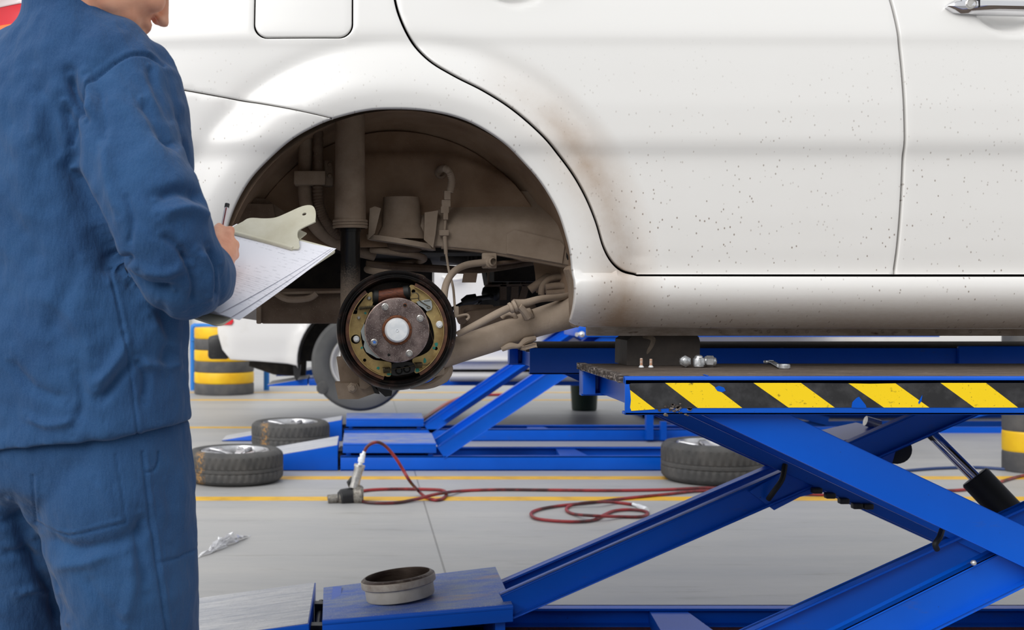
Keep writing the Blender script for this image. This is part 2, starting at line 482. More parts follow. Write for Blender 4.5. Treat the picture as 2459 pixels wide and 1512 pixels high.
M['rustc'] = mat('rust brown casting', S(112, 62, 42), .6, .35, S(70, 38, 28), 90, .4, .65, (1, 1, 4), .7, 300, .0008)
M['ringm'] = mat('rust ring', S(126, 72, 40), .6, .4, S(70, 50, 40), 120)
M['disc'] = mat('pitted hub face', S(92, 78, 76), .42, .5, S(140, 124, 120), 30, .4, .65, (1, 1, 1), .5, 260, .0007, col3=S(190, 180, 174), scale3=520, lo3=.60, hi3=.68)
M['discrim'] = mat('bare worn edge', S(190, 172, 166), .4, .8, S(140, 112, 100), 80)
M['teal'] = mat('teal paint dab', S(40, 140, 128), .5)
M['bluedab'] = mat('blue paint dab', S(60, 120, 210), .5)
M['zinc'] = mat('zinc lever', S(196, 204, 204), .35, .6)
M['wire'] = mat('dark wire', S(92, 84, 68), .4, .8)
M['drum'] = mat('cast drum', S(168, 160, 150), .6, .25, S(140, 128, 116), 30, .4, .7)
M['drum_in'] = mat('drum friction face', S(96, 84, 76), .35, .75, S(60, 46, 40), 8, .35, .65, (1, 1, 6))
M['hose'] = mat('red air hose', S(150, 42, 46), .45, 0, S(64, 26, 28), 7, .42, .6)
M['hose2'] = mat('bright red hose', S(190, 44, 52), .4)
M['cable'] = mat('blue cable', S(36, 60, 110), .5)
M['cloth'] = None
M['skin'] = mat('skin', S(236, 176, 146), .55, 0, S(218, 146, 116), 16, .4, .7, (1, 1, 1), .3, 220, .0006)
M['skin'].node_tree.nodes['Principled BSDF'].inputs['Subsurface Weight'].default_value = .08
M['hair'] = mat('black hair', S(24, 20, 18), .5)
M['beige'] = mat('cream plastic', S(212, 208, 188), .42, 0, S(198, 192, 168), 12)
M['penw'] = mat('clear pen barrel', S(232, 226, 230), .25)
M['red'] = mat('red tail lamp', S(222, 40, 54), .25)
M['orange'] = mat('orange reflector', S(255, 130, 60), .3)
M['lampw'] = mat('white lamp lens', S(240, 226, 226), .2)
M['lining_k'] = mat('black sleeve rubber', S(22, 23, 22), .6)
M['wallm'] = mat('painted wall', S(225, 224, 220), .7, 0, S(205, 204, 200), 1.2, .4, .7)
M['green'] = mat('dark green plastic', S(28, 52, 34), .5)
M['bluepipe'] = mat('light blue pipe', S(30, 120, 206), .45)
M['rubber_blk'] = mat('black rubber block', S(52, 47, 44), .7, 0, S(72, 64, 58), 14, .4, .7, (1, 1, 1), .6, 60, .001, col3=S(122, 106, 92), scale3=9, lo3=.66, hi3=.72)
M['glassd'] = mat('tinted window', (.02, .024, .026), .05, 0., coat=1.)
M['screw'] = mat('orange threaded screw', S(206, 160, 130), .5, .2, S(226, 214, 204), 160, .4, .6)
M['yel'] = mat('yellow post paint', S(236, 186, 20), .5)
M['weld'] = mat('weld flange undercoat', S(170, 158, 146), .75, 0, S(205, 197, 190), 34, .42, .66, (.5, 1, 1.5), .6, 80, .001, col3=S(110, 86, 74), scale3=30, lo3=.66, hi3=.74)

def cloth_mat():
    m, nt, b = new_mat('blue cotton workwear')
    f = noise_out(nt, coords(nt), 5.0, 7, .65)
    c = mix(nt, ramp(nt, f, [(.3, g4(0)), (.7, g4(1))]), c4(S(27, 58, 100)), c4(S(42, 80, 124)))
    g = noise_out(nt, coords(nt, (1, 1, 1), (3, 3, 3)), 900, 2, .5)
    c = mix(nt, ramp(nt, g, [(.35, g4(0)), (.65, g4(.4))]), c, c4(S(66, 98, 136)))
    nt.links.new(c, b.inputs['Base Color']); b.inputs['Roughness'].default_value = .9
    b.inputs['Specular IOR Level'].default_value = .15; b.inputs['Sheen Weight'].default_value = .12
    w = noise_out(nt, coords(nt, (1, 1, .35)), 26, 4, .6)
    bump(nt, b, w, .7, .009)
    return m
M['cloth'] = cloth_mat()
def paper_mat():
    m, nt, b = new_mat('printed form paper')
    base = c4(S(240, 240, 248))
    v = coords(nt); sep = nt.nodes.new('ShaderNodeSeparateXYZ'); nt.links.new(v, sep.inputs[0])
    line = math_n(nt, 'FRACT', math_n(nt, 'MULTIPLY', sep.outputs[1], 95.0))
    line = math_n(nt, 'LESS_THAN', line, .34)
    wn = noise_out(nt, coords(nt, (60, 95, 1)), 1.6, 2, .6)
    word = math_n(nt, 'GREATER_THAN', wn, .54)
    blk = ramp(nt, noise_out(nt, coords(nt, (6, 20, 1), (1, 3, 0)), 1.0, 1, .5), [(.46, g4(0)), (.52, g4(1))])
    k = math_n(nt, 'MULTIPLY', math_n(nt, 'MULTIPLY', line, word), blk)
    # faint boxed rows low on the sheet
    rows = math_n(nt, 'LESS_THAN', math_n(nt, 'FRACT', math_n(nt, 'MULTIPLY', sep.outputs[1], 150.0)), .12)
    band = math_n(nt, 'MULTIPLY', math_n(nt, 'GREATER_THAN', sep.outputs[1], .12), math_n(nt, 'LESS_THAN', sep.outputs[1], .165))
    k = math_n(nt, 'MAXIMUM', math_n(nt, 'MULTIPLY', k, .22), math_n(nt, 'MULTIPLY', math_n(nt, 'MULTIPLY', rows, band), .35))
    nt.links.new(mix(nt, k, base, c4(S(90, 92, 112))), b.inputs['Base Color'])
    b.inputs['Roughness'].default_value = .6
    return m
M['paper'] = paper_mat()
def floor_mat():
    m, nt, b = new_mat('grey epoxy floor')
    c = mix(nt, ramp(nt, noise_out(nt, coords(nt, (.35, 1.6, 1)), 1.6, 8, .65), [(.3, g4(0)), (.7, g4(1))]), c4(S(156, 156, 157)), c4(S(174, 172, 169)))
    f = noise_out(nt, coords(nt, (.5, 3.5, 1), (7, 0, 0)), 3.2, 8, .75)
    c = mix(nt, ramp(nt, f, [(.56, g4(0)), (.74, g4(.55))]), c, c4(S(112, 106, 100)))
    f = noise_out(nt, coords(nt, (.8, 2.5, 1), (1, 6, 0)), 9, 6, .7)
    c = mix(nt, ramp(nt, f, [(.68, g4(0)), (.74, g4(.6))]), c, c4(S(150, 128, 100)))
    # expansion joints running away from the camera
    v = coords(nt); sep = nt.nodes.new('ShaderNodeSeparateXYZ'); nt.links.new(v, sep.inputs[0])
    j = math_n(nt, 'PINGPONG', math_n(nt, 'ADD', sep.outputs[0], -.335), 2.6)
    jl = math_n(nt, 'LESS_THAN', j, .0045)
    c = mix(nt, math_n(nt, 'MULTIPLY', jl, .6), c, c4(S(90, 88, 86)))
    nt.links.new(c, b.inputs['Base Color'])
    r = math_n(nt, 'ADD', .38, math_n(nt, 'MULTIPLY', f, .2)); nt.links.new(r, b.inputs['Roughness'])
    return m
M['floor'] = floor_mat()
M['line'] = mat('yellow floor paint', S(226, 176, 34), .5, 0, S(196, 150, 40), 6, .45, .7)
def wrap_mat():
    m, nt, b = new_mat('crumpled clear film')
    b.inputs['Base Color'].default_value = (.93, .93, .95, 1); b.inputs['Roughness'].default_value = .12
    b.inputs['Transmission Weight'].default_value = .3; b.inputs['IOR'].default_value = 1.3
    return m
M['film'] = wrap_mat()
# ================================================================ the white car on the lift
YB = 2.60; K = F/YB
def Q(px, py): return ((px-VX)/K, CH-(py-HY)/K)
def QL(l): return [Q(*p) for p in l]
_py = np.arange(-700, 900, 2.0)
def prof(pts, sig=7):
    o = np.interp(_py, [p[0] for p in pts], [p[1] for p in pts])
    k = np.exp(-.5*(np.arange(-15, 16)*2.0/sig)**2); k /= k.sum()
    return np.convolve(np.pad(o, 15, mode='edge'), k, 'valid')
PROF = prof([(-700, .20), (-150, .050), (0, .016), (60, .005), (88, .001), (104, .003), (160, .000), (250, -.004), (335, -.004), (352, -.001), (372, .007), (400, .009), (520, .012), (600, .016), (668, .024)], 6)
SILL = prof([(600, .004), (660, .004), (676, -.004), (700, -.006), (722, .000), (745, .014), (765, .036), (782, .062), (792, .085), (800, .11)], 5)
def body(X, Z):
    px = X*K+VX; py = HY-(Z-CH)*K
    y = YB+np.interp(py, _py, PROF)
    s = sstep(py, 655, 664); y = y*(1-s)+(YB+np.interp(py, _py, SILL))*s
    dy = np.where(py < 690, py-690, 0.0)
    r = np.hypot((px-960)*1.0, dy*1.0)
    fl = 1-sstep(r, 470, 602)
    inner = sstep(r, 415, 470)
    fade = 1-.55*sstep(py, 640, 780)*(px > 960)
    y = y-(.030*fl-.006*(1-inner))*fade
    # soft hollow just outside the flare
    y = y+.004*np.exp(-((r-585)/26.)**2)*(py < 620)
    for cx, cy, rx, ry, dp in ((1240, -42, 74, 54, .03), (2432, 18, 92, 66, .034)):
        q = np.hypot((px-cx)/rx, (py-cy)/ry); y = y+dp*(1-sstep(q, .55, 1.0))
    xr = np.maximum(-.05-X, 0); y = y+.16*xr**2+.9*np.maximum(xr-.62, 0)**2
    xf = np.maximum(X-1.9, 0); y = y+.2*xf**2
    return y
ARCH = cm2([(1376, 772), (1377, 700), (1372, 620), (1358, 560), (1336, 500), (1300, 440), (1262, 395), (1215, 350), (1150, 307), (1090, 282), (1020, 268), (950, 264), (880, 268), (800, 288), (740, 314), (690, 345), (640, 388), (600, 432), (568, 486), (546, 545), (534, 610), (530, 690), (530, 770)], 6)
iS = min(range(len(ARCH)), key=lambda i: abs(ARCH[i][0]-800)+abs(ARCH[i][1]-288))
ARF, ARR = ARCH[:iS+1], ARCH[iS:]                    # in front of / behind the bumper seam
GAP = cm2([(930, -125), (945, -30), (958, 30), (985, 90), (1030, 145), (1090, 185), (1160, 222), (1230, 268), (1300, 330), (1360, 400), (1400, 465), (1428, 530), (1447, 590), (1468, 626), (1495, 648), (1530, 658)], 6)
BGAP = cm2([(2158, 659), (2166, 560), (2172, 440), (2173, 350), (2169, 210), (2160, 90), (2148, 0), (2132, -60), (2112, -125)], 5)
SEAM = [(800, 288), (620, 248), (425, 210), (200, 176), (40, 160), (-170, 150)]
car = thing('car', 'white car raised on the scissor lift with its rear wheel taken off', 'car', (0, 3.4, 0))
g = 2.6
mb = MB()
outl = [(p[0], p[1]) for p in ARF][::-1]             # seam point -> front bottom
# body side (quarter panel and sill in one pressing)
loop = outl+[(1381, 776), (1400, 784), (1700, 790), (2300, 792), (3560, 792), (3560, 664), (2160, 664)]
loop += [(1530, 663)]+[(p[0]-g*.9, p[1]+g*1.2) for p in GAP[::-1]][1:]
loop += [(928, -125), (-170, -125)]+[(p[0], p[1]-1.5) for p in SEAM[::-1]][:-1]
fuelo = []
cx0, cx1, cy0, cy1, rr = 608, 848, -115, 91, 34
for (ccx, ccy, a0) in ((cx1-rr, cy1-rr, 0), (cx0+rr, cy1-rr, 90), (cx0+rr, cy0+rr, 180), (cx1-rr, cy0+rr, 270)):
    for i in range(9):
        a = math.radians(a0+i*90/8); fuelo.append((ccx+rr*math.cos(a), ccy+rr*math.sin(a)))
fc = ((cx0+cx1)/2, (cy0+cy1)/2)
fueli = [(fc[0]+(p[0]-fc[0])*.972, fc[1]+(p[1]-fc[1])*.968) for p in fuelo]
sheet(mb, QL(loop), body, [QL(fuelo)], .010, .0035, .016)
side = mb.build('body_side_panel', M['paint'], car, smooth_angle=50)
sheet(MB_ := MB(), QL(fueli), lambda X, Z: body(X, Z)+.0005, (), .010, .003, .01)
MB_.build('fuel_door', M['paint'], side, smooth_angle=50)
# rear bumper skin
mb = MB()
loop = [(p[0], p[1]+1.5) for p in SEAM]+[(-170, 560), (-160, 700), (200, 742), (470, 752), (532, 752)]+[p for p in ARR[::-1] if p[1] < 745]
sheet(mb, QL(loop), body, (), .012, .0035, .016)
# bumper corner, wraps behind the car
X0, Z0 = Q(-170, 150); Z1 = Q(0, 730)[1]; Y0 = float(body(np.array([X0]), np.array([1.3]))[0])
zz = np.linspace(Z1, Z0, 8)
rg = []
for z in zz:
    rg.append([(X0, Y0, z), (X0-.03, Y0+.03, z), (X0-.08, Y0+.12, z), (X0-.10, Y0+.4, z), (X0-.10, Y0+1.0, z), (X0-.03, Y0+1.45, z), (X0+.02, Y0+1.42, z), (X0-.05, Y0+1.0, z), (X0-.05, Y0+.4, z), (X0-.02, Y0+.12, z)])
mb.loft(rg)
mb.build('rear_bumper', M['paint'], car, smooth_angle=50)
# doors
mb = MB()
loop = [(p[0]+g, p[1]-g*.8) for p in GAP][1:]+[(1534, 658)]+[(p[0]-3, p[1]-1) for p in BGAP]
loop = [(934, -125)]+loop
sheet(mb, QL(loop), body, (), .010, .0035, .016)
rd = mb.build('rear_door', M['paint'], car, smooth_angle=50)
mb = MB()
loop = [(p[0]+3, p[1]-1) for p in BGAP][::-1]+[(2960, 658), (3010, 300), (3040, -125)]
sheet(mb, QL(loop), body, (), .011, .0035, .016)
fd = mb.build('front_door', M['paint'], car, smooth_angle=50)
mb = MB(); sheet(mb, QL([(3046, -125), (3016, 300), (2966, 658), (3560, 658), (3560, -90), (3300, -125)]), body, (), .03, .003, .016)
mb.build('front_wing', M['paint'], car, smooth_angle=50)
# chrome handles
def handle(parent, x0, x1, y0):
    yb = float(body(np.array([Q(x0, y0)[0]]), np.array([Q(x0, y0)[1]]))[0])
    pts = []
    A = Q(x0, y0); B = Q(x1, y0+8)
    mb = MB()
    n = 26; rings = []
    for i in range(n+1):
        t = i/n; X = A[0]+(B[0]-A[0])*t; Z = A[1]+(B[1]-A[1])*t+.002
        e = min(1, t*9, (1-t)*9); e = math.sqrt(max(0.02, 1-(1-e)**2)); h = .0175*e; dp = .010+.020*e*min(1, .35+math.sin(PI*t))
        yy = yb-.004
        rings.append([(X, yy+.004, Z+h), (X, yy-dp*.55, Z+h*.92), (X, yy-dp*.95, Z+h*.45), (X, yy-dp, Z-h*.15), (X, yy-dp*.75, Z-h*.55), (X, yy-dp*.35, Z-h*.95), (X, yy+.004, Z-h)])
    mb.loft(rings)
    h_ = mb.build('door_handle', M['chrome'], parent, smooth_angle=30)
    return h_, yb
hh, yb = handle(fd, 2276, 2700, 16)
if True:
    c = Q(2324, 12); mb = MB()
    mb.lathe([(0, -.001), (.0085, -.001), (.0098, -.003), (.0115, -.002), (.0118, .012)], (c[0], yb-.027, c[1]), (0, 1, 0), 24)
    mb.build('key_lock', M['steel'], fd, label='round key lock in the chrome handle')
    mb = MB(); mb.box((Q(2341, 0)[0], yb-.0335, c[1]-.009), (Q(2341, 0)[0]+.0010, yb-.02, c[1]+.013)); mb.build('handle_joint', M['hole'], fd)
handle(rd, 1075, 1400, -62)
# tail lamp, wraps the rear corner
mb = MB(); lp = [(-168, -120), (48, -118), (52, -60), (46, 20), (24, 66), (-60, 80), (-168, 84)]
sheet(mb, QL(lp), lambda X, Z: body(X, Z)-.006, (), .012, .006, .012)
tl = mb.build('tail_lamp', M['red'], car, label='red tail lamp on the rear corner')
mb = MB(); sheet(mb, QL([(-150, 32), (30, 28), (18, 58), (-60, 70), (-150, 72)]), lambda X, Z: body(X, Z)-.010, (), .012, .004, .006)
mb.build('indicator_lens', M['orange'], tl)
mb = MB(); sheet(mb, QL([(-150, -40), (14, -44), (22, -22), (-150, -12)]), lambda X, Z: body(X, Z)-.010, (), .012, .004, .006)
mb.build('reversing_lens', M['lampw'], tl)
# greenhouse, roof, far side, tailgate
ZB, ZR = Q(0, -125)[1], 2.38
yn, yf = 2.66, 4.26
mb = MB()
mb.hexa([(-.93, yn, ZB), (2.25, yn, ZB), (2.25, yf, ZB), (-.93, yf, ZB), (-.62, yn+.16, ZR-.02), (1.45, yn+.16, ZR), (1.45, yf-.16, ZR), (-.62, yf-.16, ZR-.02)], .03)
gh = mb.build('greenhouse', M['glassd'], car)
mb = MB()
mb.hexa([(-.66, yn+.13, ZR-.03), (1.5, yn+.13, ZR-.02), (1.5, yf-.13, ZR-.02), (-.66, yf-.13, ZR-.03), (-.55, yn+.22, ZR+.03), (1.35, yn+.22, ZR+.045), (1.35, yf-.22, ZR+.045), (-.55, yf-.22, ZR+.03)], .02)
for yy, s in ((yn-.004, 1), (yf+.004, -1)):
    for a, b in (((-.95, ZB), (-.60, ZR)), ((.1, ZB), (-.02, ZR)), ((1.20, ZB), (1.12, ZR)), ((2.3, ZB), (1.5, ZR))):
        mb.bar((a[0], yy, a[1]), (b[0], yy+s*.155, b[1]), .03, .08, (1, 0, 0), .006)
mb.build('roof', M['paint'], car)
mb = MB()                                             # far flank with its own open wheel arch
arc = [(.455+0, 1.02)]+[(.082+.39*math.cos(a), 1.13+.39*math.sin(a)) for a in np.linspace(0, PI, 25)]+[(-.308, 1.02)]
mb.prism([(-.98, 1.12), (-.308, 1.02)]+[(p[0], p[1]) for p in arc[::-1]][1:-1]+[(.472, 1.04), (2.45, 1.04), (2.45, ZB-.06), (2.2, ZB), (-.98, ZB)], 4.22, 4.29)
mb.build('far_body_side', M['paint'], car)
mb = MB(); mb.box((-1.0, 2.95, 1.12), (-.93, 4.2, ZB), .02)
mb.hexa([(-.95, 2.72, ZB-.03), (-.80, 2.72, ZB-.03), (-.80, 4.2, ZB-.03), (-.95, 4.2, ZB-.03), (-.95, 2.78, ZB+.03), (-.85, 2.78, ZB+.03), (-.85, 4.14, ZB+.03), (-.95, 4.14, ZB+.03)])
mb.build('tailgate', M['paint'], car)
mb = MB(); mb.hexa([(1.5, 2.75, 1.7), (2.6, 2.75, 1.5), (2.6, 4.2, 1.5), (1.5, 4.2, 1.7), (2.2, 2.66, ZB), (2.62, 2.75, 1.8), (2.62, 4.2, 1.8), (2.2, 4.24, ZB)], .02)
mb.box((2.38, 2.7, 1.06), (2.62, 4.2, 1.6), .03); mb.build('bonnet', M['paint'], car)

# ---------------------------------------------------------------- wheel well
mb = MB()
c0 = (.082, 1.13)                                      # X, Z of arch centre
rg = []
for yy, rad in ((YB+.006, .392), (YB+.02, .400), (2.72, .425), (2.90, .43), (2.99, .415), (3.02, .36)):
    rr_ = []
    for a in np.linspace(-.02, PI+.02, 49):
        x = c0[0]+rad*math.cos(a)+(0.0); z = c0[1]+rad*math.sin(a)
        rr_.append((x, yy, z))
    rg.append(rr_)
rs = [mb.vs(r) for r in rg]
for a, b in zip(rs, rs[1:]):
    for k in range(48): mb.face([a[k], a[k+1], b[k+1], b[k]])
mb.build('wheel_arch_liner', M['mud_w'], car, smooth_angle=60)
def inner(X, Z):                                       # inner wall with a swage and a bulge for the spring seat
    y = 2.99+0*X
    y = y-.020*sstep(-(Z-(1.475-.9*np.maximum(X-.2, 0)**1.5)), -.012, .012)*(X > -.03)
    y = y-.05*sstep(1.36-Z, .0, .14)
    return y+.004*np.sin(X*23)*np.sin(Z*19)
mb = MB()
pts = [(.082+.40*math.cos(a), 1.13+.40*math.sin(a)) for a in np.linspace(.0, PI-.02, 40)]
mb2 = [(-.318, 1.16), (-.318, 1.30), (-.06, 1.27), (.0, 1.16), (.24, 1.145), (.50, 1.12)]
sheet(mb, pts[2:-1]+[(-.318, 1.22), (-.10, 1.235), (.0, 1.235), (.27, 1.235), (.40, 1.20)], inner, (), .012, .002, .02)
iw = mb.build('inner_wheel_arch', M['mud_w'], car, smooth_angle=50)
# chassis rail along the bottom of the wall
def PP(l, Y): return [P(x, y, Y) for x, y in l]
def poly_prism(pts_px, y0, y1, bev=0):
    ps = [(P(a, b, y0).x, P(a, b, y0).z) for a, b in pts_px]
    m = MB(); m.prism(ps, y0, y1)
    if bev: bmesh.ops.bevel(m.bm, geom=[e for e in m.bm.edges if e.calc_face_angle(0) > .6], offset=bev, segments=2, affect='EDGES')
    return m
def railf(X, Z):
    py = HY-(Z-CH)/2.93*F
    return 2.985-.075*sstep(py, 468+0*X, 548)+.02*(1-sstep(X, .14, .22))
m_ = MB(); sheet(m_, [(P(a, b, 2.93).x, P(a, b, 2.93).z) for a, b in [(1000, 470), (1180, 455), (1378, 450), (1382, 641), (1300, 627), (1150, 601), (1030, 590), (1000, 580)]], railf, (), .012, .004, .05)
rail = m_.build('chassis_rail', M['mud_l'], car, smooth_angle=40)
m_ = poly_prism([(1216, 562), (1236, 552), (1345, 578), (1356, 590), (1350, 632), (1216, 608)], 2.905, 2.918, .003)
m_.build('rail_patch_plate', M['mud_l'], rail)
mb = MB(); mb.tube([P(1376, 642, 2.92), P(1300, 627, 2.92), P(1150, 601, 2.92), P(1060, 592, 2.92)], .006, 8, smooth=3)
mb.build('rail_seam_flange', M['mud'], rail)
# left part: bumper inner, brackets behind the clipboard
m_ = poly_prism([(536, 470), (640, 478), (700, 520), (705, 640), (520, 700), (520, 500)], 2.96, 3.0, .004); bi = m_.build('bumper_bracket', M['mud_d'], car)
m_ = poly_prism([(556, 488), (655, 490), (668, 560), (560, 566)], 2.94, 2.965, .003); m_.build('bracket_plate', M['mud_d'], bi)
mb = MB(); mb.lathe([(0, 0), (.006, 0), (.010, .002), (.012, .01)], P(560, 517, 2.93), (0, 1, 0), 16); mb.build('bracket_bolt', M['mud_d'], bi)
# floor pan and hidden underside
mb = MB(); mb.box((-.92, 3.08, 1.225), (2.4, 4.2, 1.30), .01)
mb.box((.56, 2.74, 1.10), (2.4, 2.9, 1.26), .01); mb.box((.50, 2.9, 1.20), (2.4, 3.1, 1.28), .01)
mb.box((-.95, 2.95, 1.30), (-.32, 4.2, 1.34)); mb.box((-.30, 3.5, 1.25), (.4, 4.2, 1.9))
mb.build('floor_pan', M['under'], car)
mb = MB(); mb.bar((.50, 4.16, 1.12), (2.3, 4.16, 1.12), .05, .16); mb.bar((.36, 3.3, 1.20), (2.3, 3.3, 1.20), .12, .09)
mb.box((-.09, 3.45, 1.065), (.205, 4.1, 1.24), .03); mb.bar((.95, 3.1, 1.19), (.95, 4.2, 1.19), .09, .09); mb.build('floor_crossmember', M['under'], car)
# pinch weld under the sill
mb = MB(); x = Q(1405, 0)[0]
A0 = P(1408, 786, 2.76); A1 = P(1408, 806, 2.76)
mb.box((A0.x, 2.755, A1.z), (2.35, 2.770, A0.z+.03), .003)
mb.hexa([(A0.x-.01, 2.70, A0.z+.002), (2.35, 2.70, A0.z+.002), (2.35, 2.78, A0.z+.002), (A0.x-.01, 2.78, A0.z+.002), (A0.x-.01, 2.65, A0.z+.03), (2.35, 2.65, A0.z+.03), (2.35, 2.78, A0.z+.03), (A0.x-.01, 2.78, A0.z+.03)])
pw = mb.build('sill_weld_flange', M['weld'], car)
mb = MB()
for i, px in enumerate([1730, 1776, 1826, 1846, 1888, 1915, 1938, 1990, 2062, 2120, 2185, 2250, 2330, 2400]):
    mb.lathe([(.0025, -.0004), (.0035, -.0012), (.0045, .0004)], P(px, 796, 2.7545), (0, 1, 0), 12)
mb.build('spot_weld', M['weld'], pw, kind='stuff')
# muffler box hanging at the rear
def rbox(px0, px1, py0, py1, y0, y1, bev): # rounded box from front-face pixels
    a, b = P(px0, py1, y0), P(px1, py0, y0); m = MB(); m.box((a.x, y0, a.z), (b.x, y1, b.z), bev); return m
mf = rbox(624, 834, 692, 777, 2.98, 3.42, .008)
mf.tube([P(622, 694, 3.0), P(622, 777, 3.0)], .004, 8)
mf = mf.build('muffler', M['mud_d'], car)
mb = MB(); mb.bar(P(624, 705, 2.965), P(834, 700, 2.965), .012, .006); mb.bar(P(622, 690, 2.98), P(622, 777, 2.98), .02, .012, (1, 0, 0), .003)
mb.tube([P(660, 702, 2.95), P(690, 718, 2.95), P(740, 716, 2.95), P(760, 704, 2.95)], .008, 8, smooth=4); mb.build('muffler_seam', M['mud'], mf)
mb = MB(); mb.hexa([P(560, 700, 3.1), P(834, 700, 3.1), P(834, 690, 3.7), P(560, 690, 3.7), P(560, 590, 3.1), P(834, 590, 3.1), P(834, 620, 3.7), P(560, 620, 3.7)], .01)
mb.build('heat_shield', M['under'], car)
# ---------------------------------------------------------------- suspension seen in the open arch
YS = 2.86
shock = MB()
ax = lambda px, py, Y=YS: P(px, py, Y)
c = ax(842, 400)
zt, zb = ax(0, 272).z, ax(0, 547).z; xc = ax(841, 0).x
R0 = 38/F*YS
shock.tube([V(xc-.001, YS, zt+.05), V(xc, YS, ax(0, 430).z), V(xc, YS, ax(0, 470).z), V(xc, YS, ax(0, 528).z)], [R0*.92, R0*.95, R0*.98, R0*1.0], 28)
for yy in (531, 538, 545): shock.lathe([(R0*.98, -.0035), (R0*1.09, -.003), (R0*1.12, 0), (R0*1.09, .003), (R0*.98, .0035)], (xc, YS, ax(0, yy).z), (0, 0, 1), 28)
sh = shock.build('shock_absorber', M['mud'], car)
mb = MB(); r1 = 23/F*YS
mb.tube([V(xc, YS, zb+.004), V(xc, YS, ax(0, 556).z)], r1*1.16, 24)
mb.tube([V(xc, YS, zb), V(xc+.0005, YS, ax(0, 900).z)], r1*1.03, 24)
mtube, nt, b = new_mat('black shock tube dusty towards its foot')
v = coords(nt); sep = nt.nodes.new('ShaderNodeSeparateXYZ'); nt.links.new(v, sep.inputs[0])
k = math_n(nt, 'ADD', math_n(nt, 'MULTIPLY', math_n(nt, 'SUBTRACT', 1.185, sep.outputs[2]), 13.0), math_n(nt, 'MULTIPLY', math_n(nt, 'SUBTRACT', noise_out(nt, coords(nt), 300, 2), .5), 1.2), True)
nt.links.new(mix(nt, k, c4(S(18, 18, 19)), c4(S(128, 112, 97))), b.inputs['Base Color']); nt.links.new(math_n(nt, 'ADD', .28, math_n(nt, 'MULTIPLY', k, .6)), b.inputs['Roughness'])
mb.build('shock_tube', mtube, sh)
mb = MB(); mb.tube([V(xc, YS, zb-.001), V(xc, YS, zb-.006)], r1*1.10, 24); mb.build('shock_collar', M['steel'], sh)
mb = MB()                                              # filler pipes
mb.tube([ax(735, 300, 2.93), ax(733, 400, 2.93), ax(733, 470, 2.93), ax(745, 520, 2.93), ax(775, 560, 2.94), ax(830, 590, 2.96), ax(900, 610, 2.98)], 17/F*2.93, 16, smooth=6)
fp = mb.build('filler_pipe', M['mud'], car)
mb = MB(); mb.tube([ax(764, 290, 2.91), ax(764, 400, 2.91), ax(764, 470, 2.91), ax(773, 512, 2.91), ax(792, 545, 2.92), ax(815, 567, 2.94)], 12/F*2.91, 14, smooth=14, ribs=.07)
mb.build('corrugated_vent_hose', M['mud_d'], fp)
mb = MB(); a = ax(706, 444, 2.90); b_ = ax(782, 411, 2.90); mb.box((a.x, 2.885, a.z), (b_.x, 2.945, b_.z), .004)
a = ax(778, 447, 2.93); b_ = ax(800, 385, 2.93); mb.box((a.x, 2.92, a.z), (b_.x, 2.96, b_.z), .003)
mb.lathe([(0, -.004), (.005, -.003), (.007, .002)], ax(792, 422, 2.918), (0, 1, 0), 6); mb.lathe([(0, -.004), (.005, -.003), (.007, .002)], ax(792, 395, 2.918), (0, 1, 0), 6)
mb.build('pipe_clamp', M['mud'], fp)
# spring seat tower and its skirt
mb = MB()
def arcring(cx, cz, r, y, a0=0, a1=2*PI, n=28): return [(cx+r*math.cos(a), y+r*math.sin(a)*.8, cz) for a in np.linspace(a0, a1, n, endpoint=False)]
cxs = ax(965, 0, 2.95).x
R = []
for px, r_, py in ((965, 44, 470), (966, 46, 500), (966, 49, 540), (965, 60, 560), (964, 70, 572)):
    R.append(arcring(ax(px, 0, 2.90).x, ax(0, py, 2.90).z, r_/F*2.90, 2.945))
mb.loft(R)
st = mb.build('spring_tower', M['mud'], car, smooth_angle=50)
mb = MB()
for (l, yy) in (([(888, 500), (900, 495), (915, 500), (900, 560), (884, 574)], 2.90), ([(1020, 510), (1052, 505), (1046, 560), (1040, 595), (1018, 575)], 2.90)):
    pp = [(P(a, b, yy).x, P(a, b, yy).z) for a, b in l]; mb.prism(pp, yy, yy+.09)
cx_ = ax(962, 0, 2.95).x
rl = []
for (dz, rr_) in ((0, .083), (0, .086), (-.012, .087), (-.014, .080)):
    rl.append([(cx_+rr_*math.cos(a), 2.945+rr_*.85*math.sin(a), ax(0, 575, 2.92).z+dz-.16*rr_*math.cos(a)) for a in np.linspace(0, 2*PI, 36, endpoint=False)])
mb.loft(rl)
mb.build('spring_seat_flange', M['mud_l'], st, smooth_angle=50)
mb = MB(); mb.lathe([(0, -.02), (.03, -.018), (.048, -.006), (.05, .02)], (cx_+.004, 2.95, ax(0, 596, 2.95).z), (0, 0, 1), 28); mb.build('bump_stop', M['mud_d'], st)
# coil spring
cs = []
zc0, zc1 = ax(0, 600, 2.97).z, ax(0, 715, 2.97).z
for i in range(0, 150):
    t = i/149; a = -2.6+t*2*PI*2.3
    cs.append((ax(952, 0, 2.97).x+.071*math.cos(a)-.006*t, 2.985+.066*math.sin(a), zc0+(zc1-zc0)*t))
mb = MB(); mb.tube(cs, .0085, 12); mb.build('coil_spring', M['mud'], car)
